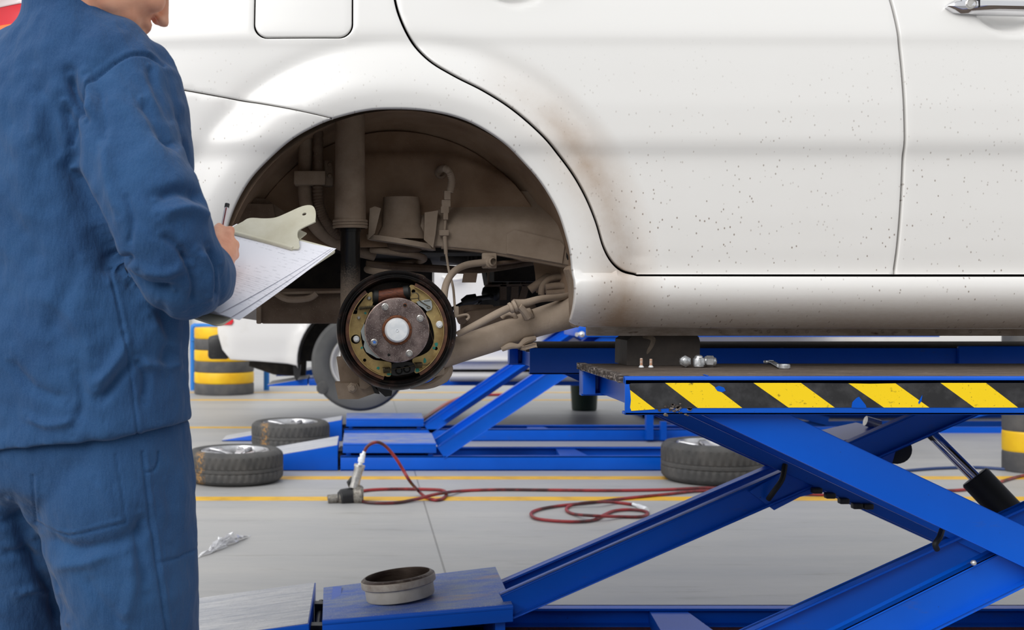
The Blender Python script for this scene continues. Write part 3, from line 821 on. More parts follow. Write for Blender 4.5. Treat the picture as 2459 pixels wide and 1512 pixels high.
# ABS wire
mb = MB(); y = 2.90
mb.tube([ax(1050, 420, 2.98), ax(1056, 408, 2.945), ax(1068, 404, y), ax(1080, 414, y), ax(1085, 435, y), ax(1080, 462, y)], .0092, 12, smooth=8, ribs=.05)
ab = mb.build('sensor_cable', M['mud_l'], car)
mb = MB(); mb.lathe([(.008, -.004), (.014, -.002), (.016, .006)], ax(1059, 416, 2.965), (0, 1, 0), 20); mb.build('cable_grommet', M['mud'], ab)
mb = MB()
for x0, x1, y0, y1 in ((1066, 1082, 458, 480), (1060, 1082, 480, 497), (1058, 1078, 495, 512), (1064, 1076, 510, 528)):
    a, b_ = ax(x0, y1, y), ax(x1, y0, y); mb.box((a.x, y-.008, a.z), (b_.x, y+.008, b_.z), .002)
mb.box((ax(1054, 0, y).x, y-.008, ax(0, 566, y).z), (ax(1078, 0, y).x, y+.006, ax(0, 552, y).z), .002)
mb.build_each('cable_connector', M['mud_l'], ab)
mb = MB(); mb.tube([ax(1070, 525, y), ax(1067, 560, y)], .0035, 8); mb.tube([ax(1068, 566, y), ax(1071, 610, y)], [.0055, .0045], 10)
mb.tube([ax(1071, 606, y), ax(1078, 650, 2.88), ax(1088, 690, 2.84), ax(1092, 735, 2.80), ax(1094, 750, 2.78)], .003, 8, smooth=6)
mb.box((ax(1090, 0, 2.78).x, 2.77, ax(0, 762, 2.78).z), (ax(1101, 0, 2.78).x, 2.79, ax(0, 735, 2.78).z), .002)
mb.build('sensor_wire', M['mud_l'], ab)
# brake hose
mb = MB(); mb.tube([ax(1066, 740, 2.74), ax(1066, 715, 2.75), ax(1072, 680, 2.78), ax(1090, 652, 2.82), ax(1120, 636, 2.86), ax(1160, 630, 2.88), ax(1172, 628, 2.88)], .0085, 12, smooth=7)
bh = mb.build('brake_hose', M['mud_l'], car)
mb = MB()
a, b_ = ax(1158, 644, 2.885), ax(1193, 607, 2.885); mb.box((a.x, 2.885, a.z), (b_.x, 2.90, b_.z), .003)
mb.lathe([(.008, -.016), (.011, -.014), (.011, -.008), (.015, -.006), (.015, 0), (.017, .003)], ax(1176, 628, 2.885), (-.5, 1, 0), 20)
mb.build('hose_bracket', M['mud_l'], bh)
mb = MB(); mb.tube([ax(1193, 632, 2.92), ax(1230, 628, 2.95), ax(1280, 622, 2.97), ax(1350, 634, 3.0)], .005, 8, smooth=5)
mb.tube([ax(880, 634, 2.98), ax(960, 640, 3.0), ax(1050, 645, 3.05), ax(1120, 648, 3.1), ax(1180, 644, 3.15), ax(1280, 628, 3.2)], .010, 8, smooth=5)
mb.build('brake_pipe', M['mud_d'], bh)
mb = MB(); a, b_ = ax(1110, 678, 2.95), ax(1143, 655, 2.95); mb.hexa([(a.x, 2.95, a.z), (b_.x, 2.95, a.z), (b_.x, 2.96, a.z), (a.x, 2.96, a.z), (a.x+.004, 2.95, b_.z), (b_.x+.004, 2.95, b_.z), (b_.x+.004, 2.96, b_.z), (a.x+.004, 2.96, b_.z)]); mb.build('tab_plate', M['mud_d'], bh)
mb = MB(); mb.tube([ax(1120, 620, 3.3), ax(1220, 620, 3.3), ax(1330, 622, 3.3)], .028, 14, smooth=16, ribs=.06)
mb.tube([ax(1060, 610, 3.3), ax(1120, 620, 3.3)], .02, 12); mb.build('corrugated_conduit', M['under'], car)
# trailing arm (axle beam)
mb = MB()
L = [P(1430, 725, 2.84), P(1370, 750, 2.83), P(1286, 775, 2.81), P(1200, 806, 2.79), P(1110, 836, 2.77), P(1050, 856, 2.75), P(1010, 868, 2.75)]
mb.tube(L, [.040, .038, .0335, .0325, .031, .031, .031], 28, smooth=5)
arm = mb.build('trailing_arm', M['mud_l'], car)
mb = MB()
mb.tube([P(1205, 838, 2.77), P(1225, 830, 2.765), P(1246, 830, 2.765), P(1262, 818, 2.77), P(1285, 812, 2.78)], [.006, .008, .005, .008, .006], 10, smooth=4)
mb.bar(P(1255, 835, 2.76), P(1283, 828, 2.77), .02, .008, bev=.002)
mb.tube([P(1206, 762, 2.79), P(1212, 755, 2.785), P(1222, 752, 2.78), P(1234, 756, 2.78), P(1240, 766, 2.785)], .0055, 10, smooth=5)
mb.hexa([P(1252, 757, 2.765), P(1280, 753, 2.765), P(1284, 762, 2.775), P(1260, 772, 2.775), P(1252, 742, 2.79), P(1272, 738, 2.79), P(1280, 745, 2.80), P(1256, 750, 2.80)], .002)
mb.build('arm_weld_bracket', M['mud_l'], arm)
mb = MB()
mb.tube([P(1098, 803, 2.72), P(1150, 776, 2.71), P(1195, 752, 2.71), P(1225, 738, 2.72), P(1238, 734, 2.73)], [.007, .0085, .009, .0085, .009], 12, smooth=5)
mb.lathe([(.009, 0), (.013, .002), (.013, .008), (.010, .010), (.014, .012), (.014, .018), (.009, .02)], P(1222, 741, 2.72), (1, 0, .45), 16)
mb.tube([P(1236, 732, 2.73), P(1262, 727, 2.74), P(1300, 717, 2.76), P(1340, 714, 2.80), P(1372, 708, 2.84)], [.014, .009, .008, .008, .008], 12, smooth=6)
mb.tube([P(1246, 735, 2.725), P(1256, 745, 2.73), P(1268, 762, 2.74)], .009, 8)
mb.build('handbrake_cable', M['mud_l'], arm)
mb = MB(); mb.tube([P(1096, 760, 2.74), P(1120, 755, 2.74), P(1126, 762, 2.74), P(1120, 768, 2.74)], .003, 8, smooth=4); mb.build('pipe_end', M['mud_l'], arm)
mb = MB(); mb.hexa([P(1105, 812, 3.0), P(1290, 760, 3.1), P(1290, 760, 3.3), P(1105, 812, 3.2), P(1105, 745, 3.0), P(1290, 722, 3.1), P(1290, 735, 3.3), P(1105, 745, 3.2)], .02)
mb.tube([P(1110, 770, 2.98), P(1110, 745, 3.02), P(1180, 742, 3.08)], .012, 10, smooth=4); mb.build('axle_crossbeam', M['mud_d'], car)
# dark bits of the far underside
mb = MB()
for l, Y in (([(1165, 645), (1215, 645), (1212, 682), (1172, 684)], 3.5), ([(1218, 640), (1262, 640), (1256, 682), (1222, 684)], 3.5), ([(1176, 684), (1268, 682), (1268, 775), (1200, 775), (1196, 700)], 3.6), ([(1262, 640), (1400, 630), (1400, 770), (1262, 770)], 3.7)):
    ps = [(P(a, b, Y).x, P(a, b, Y).z) for a, b in l]; mb.prism(ps, Y, Y+.12)
ub = mb.build('rear_subframe', M['under'], car)
mb = MB()
for x0, x1 in ((1172, 1180), (1206, 1214), (1222, 1229), (1252, 1260)): a, b_ = P(x0, 684, 3.47), P(x1, 650, 3.47); mb.box((a.x, 3.45, a.z), (b_.x, 3.5, b_.z), .003)
mb.bar(P(1165, 686, 3.46), P(1272, 684, 3.46), .04, .006); mb.bar(P(1208, 684, 3.45), P(1208, 720, 3.45), .02, .018, (1, 0, 0)); mb.bar(P(1262, 686, 3.45), P(1250, 728, 3.45), .02, .02, (1, 0, 0)); mb.bar(P(1236, 686, 3.45), P(1236, 760, 3.45), .02, .02, (1, 0, 0))
mb.build('bracket_strip', M['mud_d'], ub)
mb = MB(); mb.tube([P(1085, 742, 3.4), P(1112, 728, 3.4)], .006, 8); mb.tube([P(1110, 728, 3.4), P(1125, 722, 3.4), P(1145, 716, 3.4)], [.012, .018, .014], 10); mb.tube([P(1140, 717, 3.4), P(1172, 713, 3.4), P(1185, 712, 3.5)], .007, 8)
mb.hexa([P(1128, 738, 3.4), P(1200, 745, 3.5), P(1200, 745, 3.55), P(1128, 738, 3.45), P(1132, 722, 3.4), P(1200, 705, 3.5), P(1200, 705, 3.55), P(1132, 722, 3.45)])
mb.tube([P(1148, 728, 3.4), P(1156, 724, 3.4), P(1156, 730, 3.4)], .004, 8); mb.ball(P(1180, 704, 3.5), .03); mb.build('far_handbrake_linkage', M['blkp'], ub)
mb = MB()
mb.tube([P(1272, 696, 3.0), P(1300, 676, 3.0), P(1335, 652, 3.02)], .011, 12, smooth=5)
mb.tube([P(1300, 708, 2.98), P(1304, 686, 2.98), P(1325, 668, 2.98), P(1376, 661, 2.98)], .0085, 12, smooth=6)
mb.tube([P(1310, 690, 2.96), P(1340, 686, 2.96), P(1380, 688, 2.96)], .009, 12, smooth=5)
mb.tube([P(1312, 704, 2.96), P(1345, 702, 2.96), P(1380, 698, 2.96)], .009, 12, smooth=5)
mb.build('fuel_hose', M['mud'], car)
mb = MB(); mb.prism([(P(a, b, 2.72).x, P(a, b, 2.72).z) for a, b in cm2([(1356, 648), (1362, 640), (1376, 642), (1382, 700), (1383, 772), (1372, 778), (1368, 700), (1362, 665)], 3)], 2.66, 2.74)
mb.build('arch_end_flap', M['mud'], car)

# ---------------------------------------------------------------- drum brake, drum taken off
YR = 2.655
def B(cx, cy, Y): return P(780+cx/3.78, 580+cy/3.78, Y)
def BP(l, Y): return [(B(a, b, Y).x, B(a, b, Y).z) for a, b in l]
cen = B(650, 803, YR); s1 = YR/F/3.78
mb = MB()
prof_ = [(.0, .062), (440*s1, .062), (452*s1, .058), (462*s1, .04), (472*s1, .012), (480*s1, .006), (497*s1, .010), (505*s1, .010), (520*s1, .003), (540*s1, .0), (547*s1, .006), (548*s1, .03), (540*s1, .045), (505*s1, .070), (430*s1, .078), (0, .078)]
mb.lathe(prof_, cen, (0, 1, 0), 96)
bp = mb.build('brake_backing_plate', mat('greasy black backing plate', S(24, 22, 22), .38, .3, S(66, 48, 42), 26, .48, .7, col3=S(120, 112, 106), scale3=200, lo3=.68, hi3=.74), car, smooth_angle=40)
mb = MB()                                              # dust coated outer rim edge at the bottom
mb.lathe([(536*s1, .028), (549*s1, .028), (549*s1, .048), (510*s1, .070), (430*s1, .082)], cen, (0, 1, 0), 96); mb.build('plate_back_rim', M['mud'], bp)
def shoe(webpx, rin, rout, a0, a1, holes):
    y = YR+.022
    w = MB(); w.prism(BP(webpx, y), y, y+.004, [BP(h, y) for h in holes])
    sh_ = w.build('brake_shoe', M['gold'], bp)
    l = MB(); y0 = YR+.008; s = (YR+.02)/F/3.78; n = 40
    for (ra, rb, ya, yb_) in ((rin, rin+5, y0-.001, y0+.036), (rin+5, rout, y0+.002, y0+.034)):
        rings = []
        for a in np.linspace(math.radians(a0), math.radians(a1), n):
            cx, cz = B(650, 805, YR+.02).x, B(650, 805, YR+.02).z
            ca, sa = math.cos(a), math.sin(a); wob = 3*math.sin(a*31)+2*math.sin(a*17) if rb == rout else 0
            rings.append([(cx+(ra*s)*ca, ya, cz+ra*s*sa), (cx+(rb*s)*ca, ya, cz+rb*s*sa), (cx+rb*s*ca, yb_, cz+rb*s*sa), (cx+ra*s*ca, yb_, cz+ra*s*sa)])
        l.mi = 0 if rb == rout else 1
        l.loft(rings)
    return sh_, l
Lw = [(425, 455), (440, 500), (432, 575), (400, 640), (360, 735), (326, 822), (345, 955), (380, 1020), (440, 1068), (510, 1080), (590, 1095), (606, 1120), (600, 1210), (575, 1225), (540, 1215), (480, 1190), (400, 1145), (330, 1085), (275, 1010), (240, 930), (226, 850), (224, 750), (238, 660), (290, 655), (300, 600), (345, 535), (385, 480)]
Rw = [(770, 400), (810, 395), (860, 425), (930, 480), (985, 545), (1030, 625), (1062, 710), (1076, 800), (1070, 890), (1045, 980), (1005, 1050), (955, 1110), (900, 1150), (850, 1190), (815, 1185), (800, 1110), (800, 1062), (870, 1035), (935, 1000), (970, 955), (988, 900), (990, 830), (962, 720), (920, 655), (925, 630), (860, 570), (790, 540), (772, 480)]
s_, l = shoe(cm2(Lw, 3, True), 424, 462, 128, 255, [circ(280, 885, 42, 16), circ(362, 1075, 15, 12)]); ORG[s_.name] = ORG[bp.name]
l.build('brake_lining', [M['rust'], M['gold']], bp)
s_, l = shoe(cm2(Rw, 3, True), 424, 462, -62, 68, [circ(1040, 755, 24, 14), circ(1010, 970, 16, 12), circ(805, 450, 18, 12)])
l.build('brake_lining', [M['rust'], M['gold']], bp)
y = YR+.028
mb = MB(); mb.tube([B(475, 505, y), B(600, 482, y-.002), B(735, 465, y)], [58*s1, 56*s1, 56*s1], 28, smooth=4)
wc = mb.build('wheel_cylinder', M['rustc'], bp)
mb = MB(); mb.tube([B(432, 500, y), B(448, 500, y), B(486, 502, y)], [50*s1, 66*s1, 64*s1], 24); mb.tube([B(712, 460, y), B(755, 456, y), B(776, 455, y)], [60*s1, 64*s1, 48*s1], 24)
mb.build_each('dust_boot', M['lining_k'], bp)
mb = MB(); mb.lathe([(0, -.002), (55*s1, -.001), (60*s1, .004)], B(640, 640, y+.01), (0, 1, 0), 20); mb.build('axle_housing', M['blk'], bp)
# hub
yh = YR-.018
hc = B(655, 803, yh)
mb = MB(); sh1 = yh/F/3.78
mb.lathe([(130*sh1, 0), (270*sh1, 0), (288*sh1, .001)], hc, (0, 1, 0), 72)
mb.lathe([(80*sh1, .012), (200*sh1, .014), (292*sh1, .012)], hc, (0, 1, 0), 72)
hub = mb.build('wheel_hub', M['disc'], bp, smooth_angle=40)
mb = MB(); mb.lathe([(287*sh1, .0008), (293*sh1, .002), (296*sh1, .006), (293*sh1, .012)], hc, (0, 1, 0), 72); mb.build('hub_edge', M['discrim'], bp)
mb = MB(); mb.lathe([(108*sh1, -.003), (124*sh1, -.004), (134*sh1, -.003), (138*sh1, .001)], hc, (0, 1, 0), 48); mb.build('rust_ring', M['ringm'], bp)
mb = MB(); mb.lathe([(0, -.0165), (9*sh1, -.0165), (10*sh1, -.0180), (13*sh1, -.0182), (15*sh1, -.0165), (62*sh1, -.0172), (94*sh1, -.0165), (103*sh1, -.013), (107*sh1, -.006), (112*sh1, -.003), (128*sh1, -.002)], hc, (0, 1, 0), 48)
mb.build('grease_cap', M['galv'], bp, label='silver grease cap')
for cx, cy in ((547, 590), (865, 694), (765, 1012), (446, 912)):
    mb = MB(); c = B(cx, cy, yh); mb.lathe([(0, -.0195), (19*sh1, -.019), (23*sh1, -.017), (24*sh1, -.003), (31*sh1, -.002), (33*sh1, .0)], c, (0, 1, 0), 22, mod=lambda j, k: 0)
    mb.build('wheel_stud', M['steel'], bp)
mb = MB()
mb.prism(BP([(432, 900), (444, 905), (450, 893), (457, 906), (472, 905), (460, 915), (470, 926), (452, 921), (440, 930), (441, 918)], yh-.02), yh-.0199, yh-.0188); mb.build('paint_dab', M['bluedab'], bp)
mb = MB()
for cx, cy in ((728, 577), (582, 1028)):
    mb.lathe([(0, -.0006), (13*sh1, -.0006), (13*sh1, .001)], B(cx, cy, yh), (0, 1, 0), 16)
mb.build_each('hub_screw_hole', M['hole'], bp)
mb = MB()
mb.lathe([(13*sh1, -.0009), (19*sh1, -.0007), (20*sh1, .001)], B(728, 577, yh), (0, 1, 0), 16); mb.build('hole_rust_ring', M['ringm'], bp)
# springs and levers
def coil(p0, p1, r, turns, wr, n=12):
    p0, p1 = Vector(p0), Vector(p1); d = (p1-p0).normalized(); u = d.orthogonal().normalized(); w = d.cross(u); o = []
    for i in range(turns*n+1):
        a = 2*PI*i/n; o.append(p0+(p1-p0)*i/(turns*n)+(u*math.cos(a)+w*math.sin(a))*r)
    m = MB(); m.tube(o, wr, 6); return m
ys = YR+.014
m_ = coil(B(312, 607, ys), B(455, 590, ys), 14*s1, 14, 3.2*s1); m_.tube([B(272, 615, ys), B(290, 622, ys), B(312, 607, ys)], 3*s1, 6); m_.build('return_spring', M['wire'], bp)
m_ = coil(B(528, 1166, ys), B(592, 1162, ys), 26*s1, 6, 4*s1); m_.tube([B(592, 1162, ys), B(680, 1150, ys), B(760, 1136, ys), B(820, 1118, ys)], 3.5*s1, 6); m_.build('lower_return_spring', M['wire'], bp)
m_ = coil(B(818, 1122, ys), B(884, 1118, ys), 26*s1, 6, 4*s1); m_.tube([B(884, 1118, ys), B(930, 1120, ys), B(955, 1098, ys)], 4*s1, 6); m_.build('lower_return_spring', M['wire'], bp)
mb = MB(); mb.prism(BP(cm2([(612, 1110), (700, 1095), (806, 1100), (812, 1180), (700, 1208), (612, 1212)], 2, True), YR+.018), YR+.018, YR+.05)
ad = mb.build('anchor_block', M['blkp'], bp)
mb = MB()
for cx, cy in ((672, 1170), (745, 1156)): mb.lathe([(0, -.003), (20*s1, -.003), (30*s1, 0), (33*s1, -.002), (35*s1, .002)], B(cx, cy, YR+.017), (0, 1, 0), 24)
mb.build_each('anchor_rivet', M['lining_k'], bp)
mb = MB(); mb.prism(BP([(358, 742), (326, 812), (345, 890), (360, 905), (352, 950), (375, 1000), (430, 1030), (470, 1055), (500, 1060), (500, 1000), (400, 880), (372, 800)], YR+.018), YR+.017, YR+.020)
mb.build('adjuster_lever', M['zinc'], bp)
mb = MB(); mb.prism(BP([(830, 545), (870, 535), (945, 522), (968, 540), (975, 590), (965, 620), (925, 630), (895, 600), (850, 575)], YR+.018), YR+.016, YR+.019); mb.build('adjuster_plate', M['zinc'], bp)
mb = MB(); mb.tube([B(790, 470, ys-.004), B(830, 465, ys-.004), B(852, 490, ys-.004), B(850, 520, ys-.004), B(880, 550, ys-.004), B(930, 580, ys-.004), B(955, 592, ys-.004), B(945, 606, ys-.004), B(925, 596, ys-.004)], 5*s1, 8, smooth=5)
mb.tube([B(770, 522, ys-.006), B(860, 512, ys-.006)], 4*s1, 6); mb.tube([B(900, 540, ys-.004), B(955, 536, ys-.004)], 4*s1, 6); mb.tube([B(955, 800, ys), B(985, 905, ys)], 3*s1, 6); mb.build_each('adjuster_wire', M['wire'], bp)
for cx, cy, r in ((402, 513, 20), (308, 690, 17), (286, 884, 30), (1042, 752, 34)):
    mb = MB(); mb.lathe([(0, -.006), (r*.45*s1, -.006), (r*.5*s1, -.003), (r*.75*s1, -.004), (r*s1, -.001), (r*1.05*s1, .003)], B(cx, cy, YR+.021), (0, 1, 0), 20); mb.build('hold_down_pin', M['galv'] if r > 25 else M['steel'], bp)
mb = MB()
for (cx, cy, w, h) in ((368, 648, 24, 22), (335, 963, 20, 20), (484, 1146, 26, 26), (583, 1202, 40, 20), (908, 1080, 24, 42), (1012, 932, 26, 34), (842, 1166, 34, 34), (992, 964, 22, 24)):
    l = []
    for i in range(9): a = 2*PI*i/9; q = .36+.22*random.random(); l.append((cx+w*q*math.cos(a)*1.2, cy+h*q*math.sin(a)*1.2))
    mb.prism(BP(l, YR+.021), YR+.0213, YR+.0222)
mb.build_each('teal_paint_mark', M['teal'], bp)
mb = MB()                                              # knuckle and mounting at lower left behind the plate
y0 = 2.735
def pr(l, a, b): mb.prism([(P(x, y, a).x, P(x, y, a).z) for x, y in l], a, b)
pr([(808, 858), (850, 856), (878, 905), (862, 930), (818, 925)], y0, y0+.05)
pr([(804, 920), (812, 958), (860, 958), (900, 944), (895, 920), (866, 932), (858, 920)], y0-.012, y0+.06)
pr([(862, 905), (890, 925), (878, 934), (864, 932)], y0-.03, y0)
kn = mb.build('axle_end_bracket', M['mud'], car)
mb = MB(); c = P(846, 931, y0-.014); mb.lathe([(0, -.009), (.0065, -.009), (.008, -.007), (.008, -.001), (.0115, 0), (.0125, .003)], c, (0, 1, 0), 6); mb.build('bracket_bolt_head', M['mud_l'], car)
mb = MB(); pr([(900, 930), (925, 952), (940, 950), (942, 938), (918, 930)], 2.70, 2.76); pr([(892, 925), (900, 944), (912, 946), (905, 930)], 2.70, 2.76); mb.build('plate_clip', M['blkp'], car)
mb = MB(); mb.tube([P(985, 930, 2.74), P(1030, 925, 2.745), P(1065, 905, 2.75), P(1076, 885, 2.76), P(1074, 865, 2.76)], [.004, .008, .014, .012, .006], 10, smooth=5)
pr([(1040, 890), (1068, 882), (1066, 898), (1045, 905)], 2.73, 2.78); mb.build('brake_mount_lug', M['mud_l'], car)
# ================================================================ setting
mb = MB(); v = mb.vs([(-16, -5, 0), (18, -5, 0), (18, 26, 0), (-16, 26, 0)]); mb.face(v)
mb.build('floor', M['floor'], None, kind='structure')
for i, (py, w) in enumerate([(1197, .125), (1147, .125), (1026, .12), (960, .12), (942, .12)]):
    Y = F*CH/(py-HY); mb = MB(); mb.box((-14, Y-w/2, .0), (16, Y+w/2, .0012))
    mb.build('trim_%d' % (i+1), M['line'], None, kind='structure')
mb = MB()                                              # far wall, its bays open to the daylight
for x in range(-16, 19, 6): mb.box((x-.25, 25.7, 0), (x+.25, 26.1, 5.2))
mb.box((-16.2, 25.7, 4.2), (18.2, 26.1, 6.5)); mb.box((-16.2, 25.8, 0), (18.2, 26.0, .9))
mb.build('wall_back', M['wallm'], None, kind='structure')

mb = MB(); mb.box((-16, -4.6, 0), (18, -4.4, 2.7)); mb.build('wall_sky_block', mat('grey sky blocking wall', S(120, 116, 110), .8), None, kind='structure')  # unseen wall added behind the camera, blocks low sky light and darkens reflections

# ================================================================ lift under the white car
TOPZ = CH-190/F*2.36
lift = thing('scissor_lift', 'blue raised scissor lift with hazard striped deck carrying the white car', 'car lift', (1.2, 3.2, 0))
def deck(name, x0, x1, y0, y1, z, h, front_tape, ch=.0):
    t = .006
    m = MB()                                           # C shaped side skirts, deck plate under the board
    m.box((x0, y0, z-h), (x1, y0+t, z-.001), .0015); m.box((x0, y1-t, z-h), (x1, y1, z-.001), .0015)
    m.box((x0, y0, z-h), (x1, y0+.03, z-h+t), .0015); m.box((x0, y1-.03, z-h), (x1, y1, z-h+t))
    m.box((x0+.002, y0+t, z-.016), (x1, y1-t, z-.010))
    m.box((x0+.045, y0+t, z-h+t), (x0+.051, y1-t, z-.016)); m.box((x0, y1-.05, z-h+.004), (x0+.03, y1-t, z-.016), .002)
    p = m.build(name, M['blue_chip'], lift)
    m = MB(); m.box((x0+.003, y0+.012, z-.010), (x1, y1-.012, z), .0015); m.build('deck_board', M['deck'], p)
    m = MB()
    for k in range(34):
        yy = y0+.012+(y1-y0-.03)*k/34+random.uniform(0, .006); m.box((x0-.004-random.random()*.005, yy, z-.013), (x0+.012, yy+.014, z+.001+random.random()*.0015), .001)
    m.build('deck_board_edge', M['deck_edge'], p, kind='stuff')
    return p
ND = deck('near_platform', .5225, 3.3, 2.36, 2.86, TOPZ, .0755, True)
# rounded blue upper flange
m = MB(); m.loft([[(x, 2.36+a, TOPZ+b) for a, b in ((.000, -.014), (.0, -.006), (.0015, -.002), (.005, .0008), (.012, .0012), (.016, -.002), (.016, -.012), (.004, -.014))] for x in (.5225, 3.3)])
m.build('platform_flange', M['blue_chip'], ND)
SN = 2.36/F
def tp(px, py): return P(px, py, 2.36)
m = MB(); m.mi = 0
a, b = tp(1511, 980), tp(1511, 918.5)
def tape(l, mi, dy):
    m.mi = mi; m.prism([(tp(*q).x, tp(*q).z) for q in l], 2.36-dy, 2.3605)
yl = [[(1513, 936), (1573, 982), (1516, 986), (1513, 978), (1515, 960)], [(1597, 919), (1703, 919), (1782, 979), (1675, 979)], [(1809, 919), (1923, 919), (2004, 978), (1893, 978)], [(2037, 920), (2090, 921), (2150, 920), (2231, 978), (2122, 978)], [(2258, 919), (2367, 919), (2444, 978), (2339, 978)], [(2479, 919), (2588, 919), (2666, 978), (2560, 978)], [(2701, 919), (2810, 919), (2888, 978), (2782, 978)], [(2923, 919), (3032, 919), (3110, 978), (3004, 978)]]
tape([(1511, 924), (1514, 920), (1597, 919), (1597, 919.1), (1675, 979), (1600, 980), (1573, 982), (1513, 936)], 1, .0010)
for A_, B_ in zip(yl[1:], yl[2:]):
    tape([A_[1] if len(A_) == 4 else (2150, 920), B_[0], B_[-1], A_[2] if len(A_) == 4 else (2231, 978)], 1, .0010)
for q in yl: tape(q, 0, .0012)
m.build('hazard_tape', [M['tape_y'], M['tape_k']], ND)
m = MB()                                               # tears showing the blue below
for l in ([(1716, 930), (1726, 926), (1738, 930), (1742, 938), (1733, 941), (1722, 938)], [(2044, 978), (2046, 965), (2056, 955), (2062, 952), (2070, 962), (2078, 972), (2080, 979), (2060, 979)], [(2204, 966), (2210, 954), (2214, 948), (2212, 962), (2206, 970)]):
    m.prism([(tp(*q).x, tp(*q).z) for q in l], 2.36-.0018, 2.36-.0013)
m.build_each('tape_tear', M['blue'], ND)
m = MB()
for k in range(26):
    px = random.gauss(1618, 22); py = random.gauss(982, 9); w = random.uniform(2, 8); 
    m.prism([(tp(px+w*math.cos(t)*random.uniform(.5, 1), py).x, tp(px, py+w*.7*math.sin(t)*random.uniform(.5, 1)).z) for t in np.linspace(0, 2*PI, 8)[:-1]], 2.36-.0022, 2.3598)
m.build('grease_smear', M['deck_edge'], ND, kind='stuff')
FD = deck('far_platform', .502, 3.3, 3.56, 4.10, TOPZ+.008, .08, False)
m = MB(); m.box((P(2297, 0, 3.56).x, 3.545, TOPZ-.06), (3.3, 3.56, TOPZ+.014), .004); m.build('platform_extension', M['blue'], FD)
# scissor arms -------------------------------------------------------------
def chan(m, p0, p1, w, y0, y1, lip=.0, t=.008):
    """flat steel arm seen from the side, standing between y0 and y1; w across"""
    a, b = Vector((p0[0], (y0+y1)/2, p0[1])), Vector((p1[0], (y0+y1)/2, p1[1]))
    m.bar(a, b, abs(y1-y0), w, (0, 0, 1), .002)
def arm_pair(name, mat_, p0, p1, w, ya, yb, web=True):
    m = MB(); chan(m, p0, p1, w, ya, ya+.03); chan(m, p0, p1, w, yb-.03, yb)
    o = m.build(name, mat_, lift)
    m = MB()
    d = Vector((p1[0]-p0[0], 0, p1[1]-p0[1])).normalized(); n = Vector((-d.z, 0, d.x))
    for t in (.03, .5, .97):
        c = Vector((p0[0]+(p1[0]-p0[0])*t, 0, p0[1]+(p1[1]-p0[1])*t)); m.tube([Vector((c.x, ya+.01, c.z)), Vector((c.x, yb-.01, c.z))], .018, 18)
    m.build_each('pivot_pin', M['blkp'], o)
    return o
# near side
def line(px0, py0, px1, py1, Y): a, b = P(px0, py0, Y), P(px1, py1, Y); return (a.x, a.z), (b.x, b.z)
def offs(l, o):
    (x0, z0), (x1, z1) = l; L = math.hypot(x1-x0, z1-z0); nx, nz = -(z1-z0)/L, (x1-x0)/L
    return (x0+nx*o, z0+nz*o), (x1+nx*o, z1+nz*o)
def ext(l, a, b):
    (x0, z0), (x1, z1) = l; L = math.hypot(x1-x0, z1-z0); dx, dz = (x1-x0)/L, (z1-z0)/L
    return (x0-dx*a, z0-dz*a), (x1+dx*b, z1+dz*b)
la = ext(offs(line(1905, 1000, 2459, 1262, 2.385), -.0375), .19, 1.25)
nA = arm_pair('outer_arm', M['blue'], la[0], la[1], .075, 2.385, 2.83)
# rising pairs: front rails fitted to their own lines
def line(px0, py0, px1, py1, Y): a, b = P(px0, py0, Y), P(px1, py1, Y); return (a.x, a.z), (b.x, b.z)
def offs(l, o):
    (x0, z0), (x1, z1) = l; L = math.hypot(x1-x0, z1-z0); nx, nz = -(z1-z0)/L, (x1-x0)/L
    return (x0+nx*o, z0+nz*o), (x1+nx*o, z1+nz*o)
def ext(l, a, b):
    (x0, z0), (x1, z1) = l; L = math.hypot(x1-x0, z1-z0); dx, dz = (x1-x0)/L, (z1-z0)/L
    return (x0-dx*a, z0-dz*a), (x1+dx*b, z1+dz*b)
def rail_pair(ltop_f, ltop_b, w, yf, yb, lip, e0, e1):
    """two upright flat rails (front with a folded lower lip), given by their upper edges"""
    m = MB()
    f = ext(offs(ltop_f, -w/2), *e0); chan(m, f[0], f[1], w, yf, yf+.012)
    b = ext(offs(ltop_b, -w/2), *e1); chan(m, b[0], b[1], w, yb-.012, yb)
    o = m.build('inner_arm', M['blue'], lift)
    m = MB()
    q = ext(offs(ltop_f, -w+.004), *e0); m.bar((q[0][0], yf+.0, q[0][1]), (q[1][0], yf+.0, q[1][1]), .036, .007, (0, 0, 1), .003)
    q = ext(offs(ltop_f, -.003), *e0); m.bar((q[0][0], yf+.014, q[0][1]), (q[1][0], yf+.014, q[1][1]), .028, .006, (0, 0, 1), .002)
    q = ext(offs(ltop_b, -.003), *e1); m.bar((q[0][0], yb-.02, q[0][1]), (q[1][0], yb-.02, q[1][1]), .03, .006, (0, 0, 1), .002)
    m.build('arm_flange', M['blue_chip'], o)
    return o
fB = rail_pair(line(1223, 1418, 1894, 1124, 3.60), line(1204, 1395, 1870, 1108, 4.02), .078, 3.60, 4.04, .03, (.03, .62), (.06, .35))
nB = rail_pair(line(2019, 1512, 2347, 1349, 2.42), line(1794, 1512, 2296, 1285, 2.80), .080, 2.42, 2.82, .03, (.58, .55), (.35, .6))
fA = arm_pair('outer_arm', M['blue'], (.70, .885), (2.45, .885-.455*1.75), .075, 3.57, 4.06)
m = MB()                                               # gusset where the arms cross
m.prism([(P(a, b, 3.585).x, P(a, b, 3.585).z) for a, b in ((1800, 1180), (1894, 1128), (1990, 1110), (2060, 1160), (1975, 1180), (1922, 1193), (1860, 1225))], 3.588, 3.598)
m.prism([(P(a, b, 3.585).x, P(a, b, 3.585).z) for a, b in ((2000, 1075), (2160, 1040), (2182, 1062), (2184, 1122), (2110, 1118))], 3.66, 3.90)
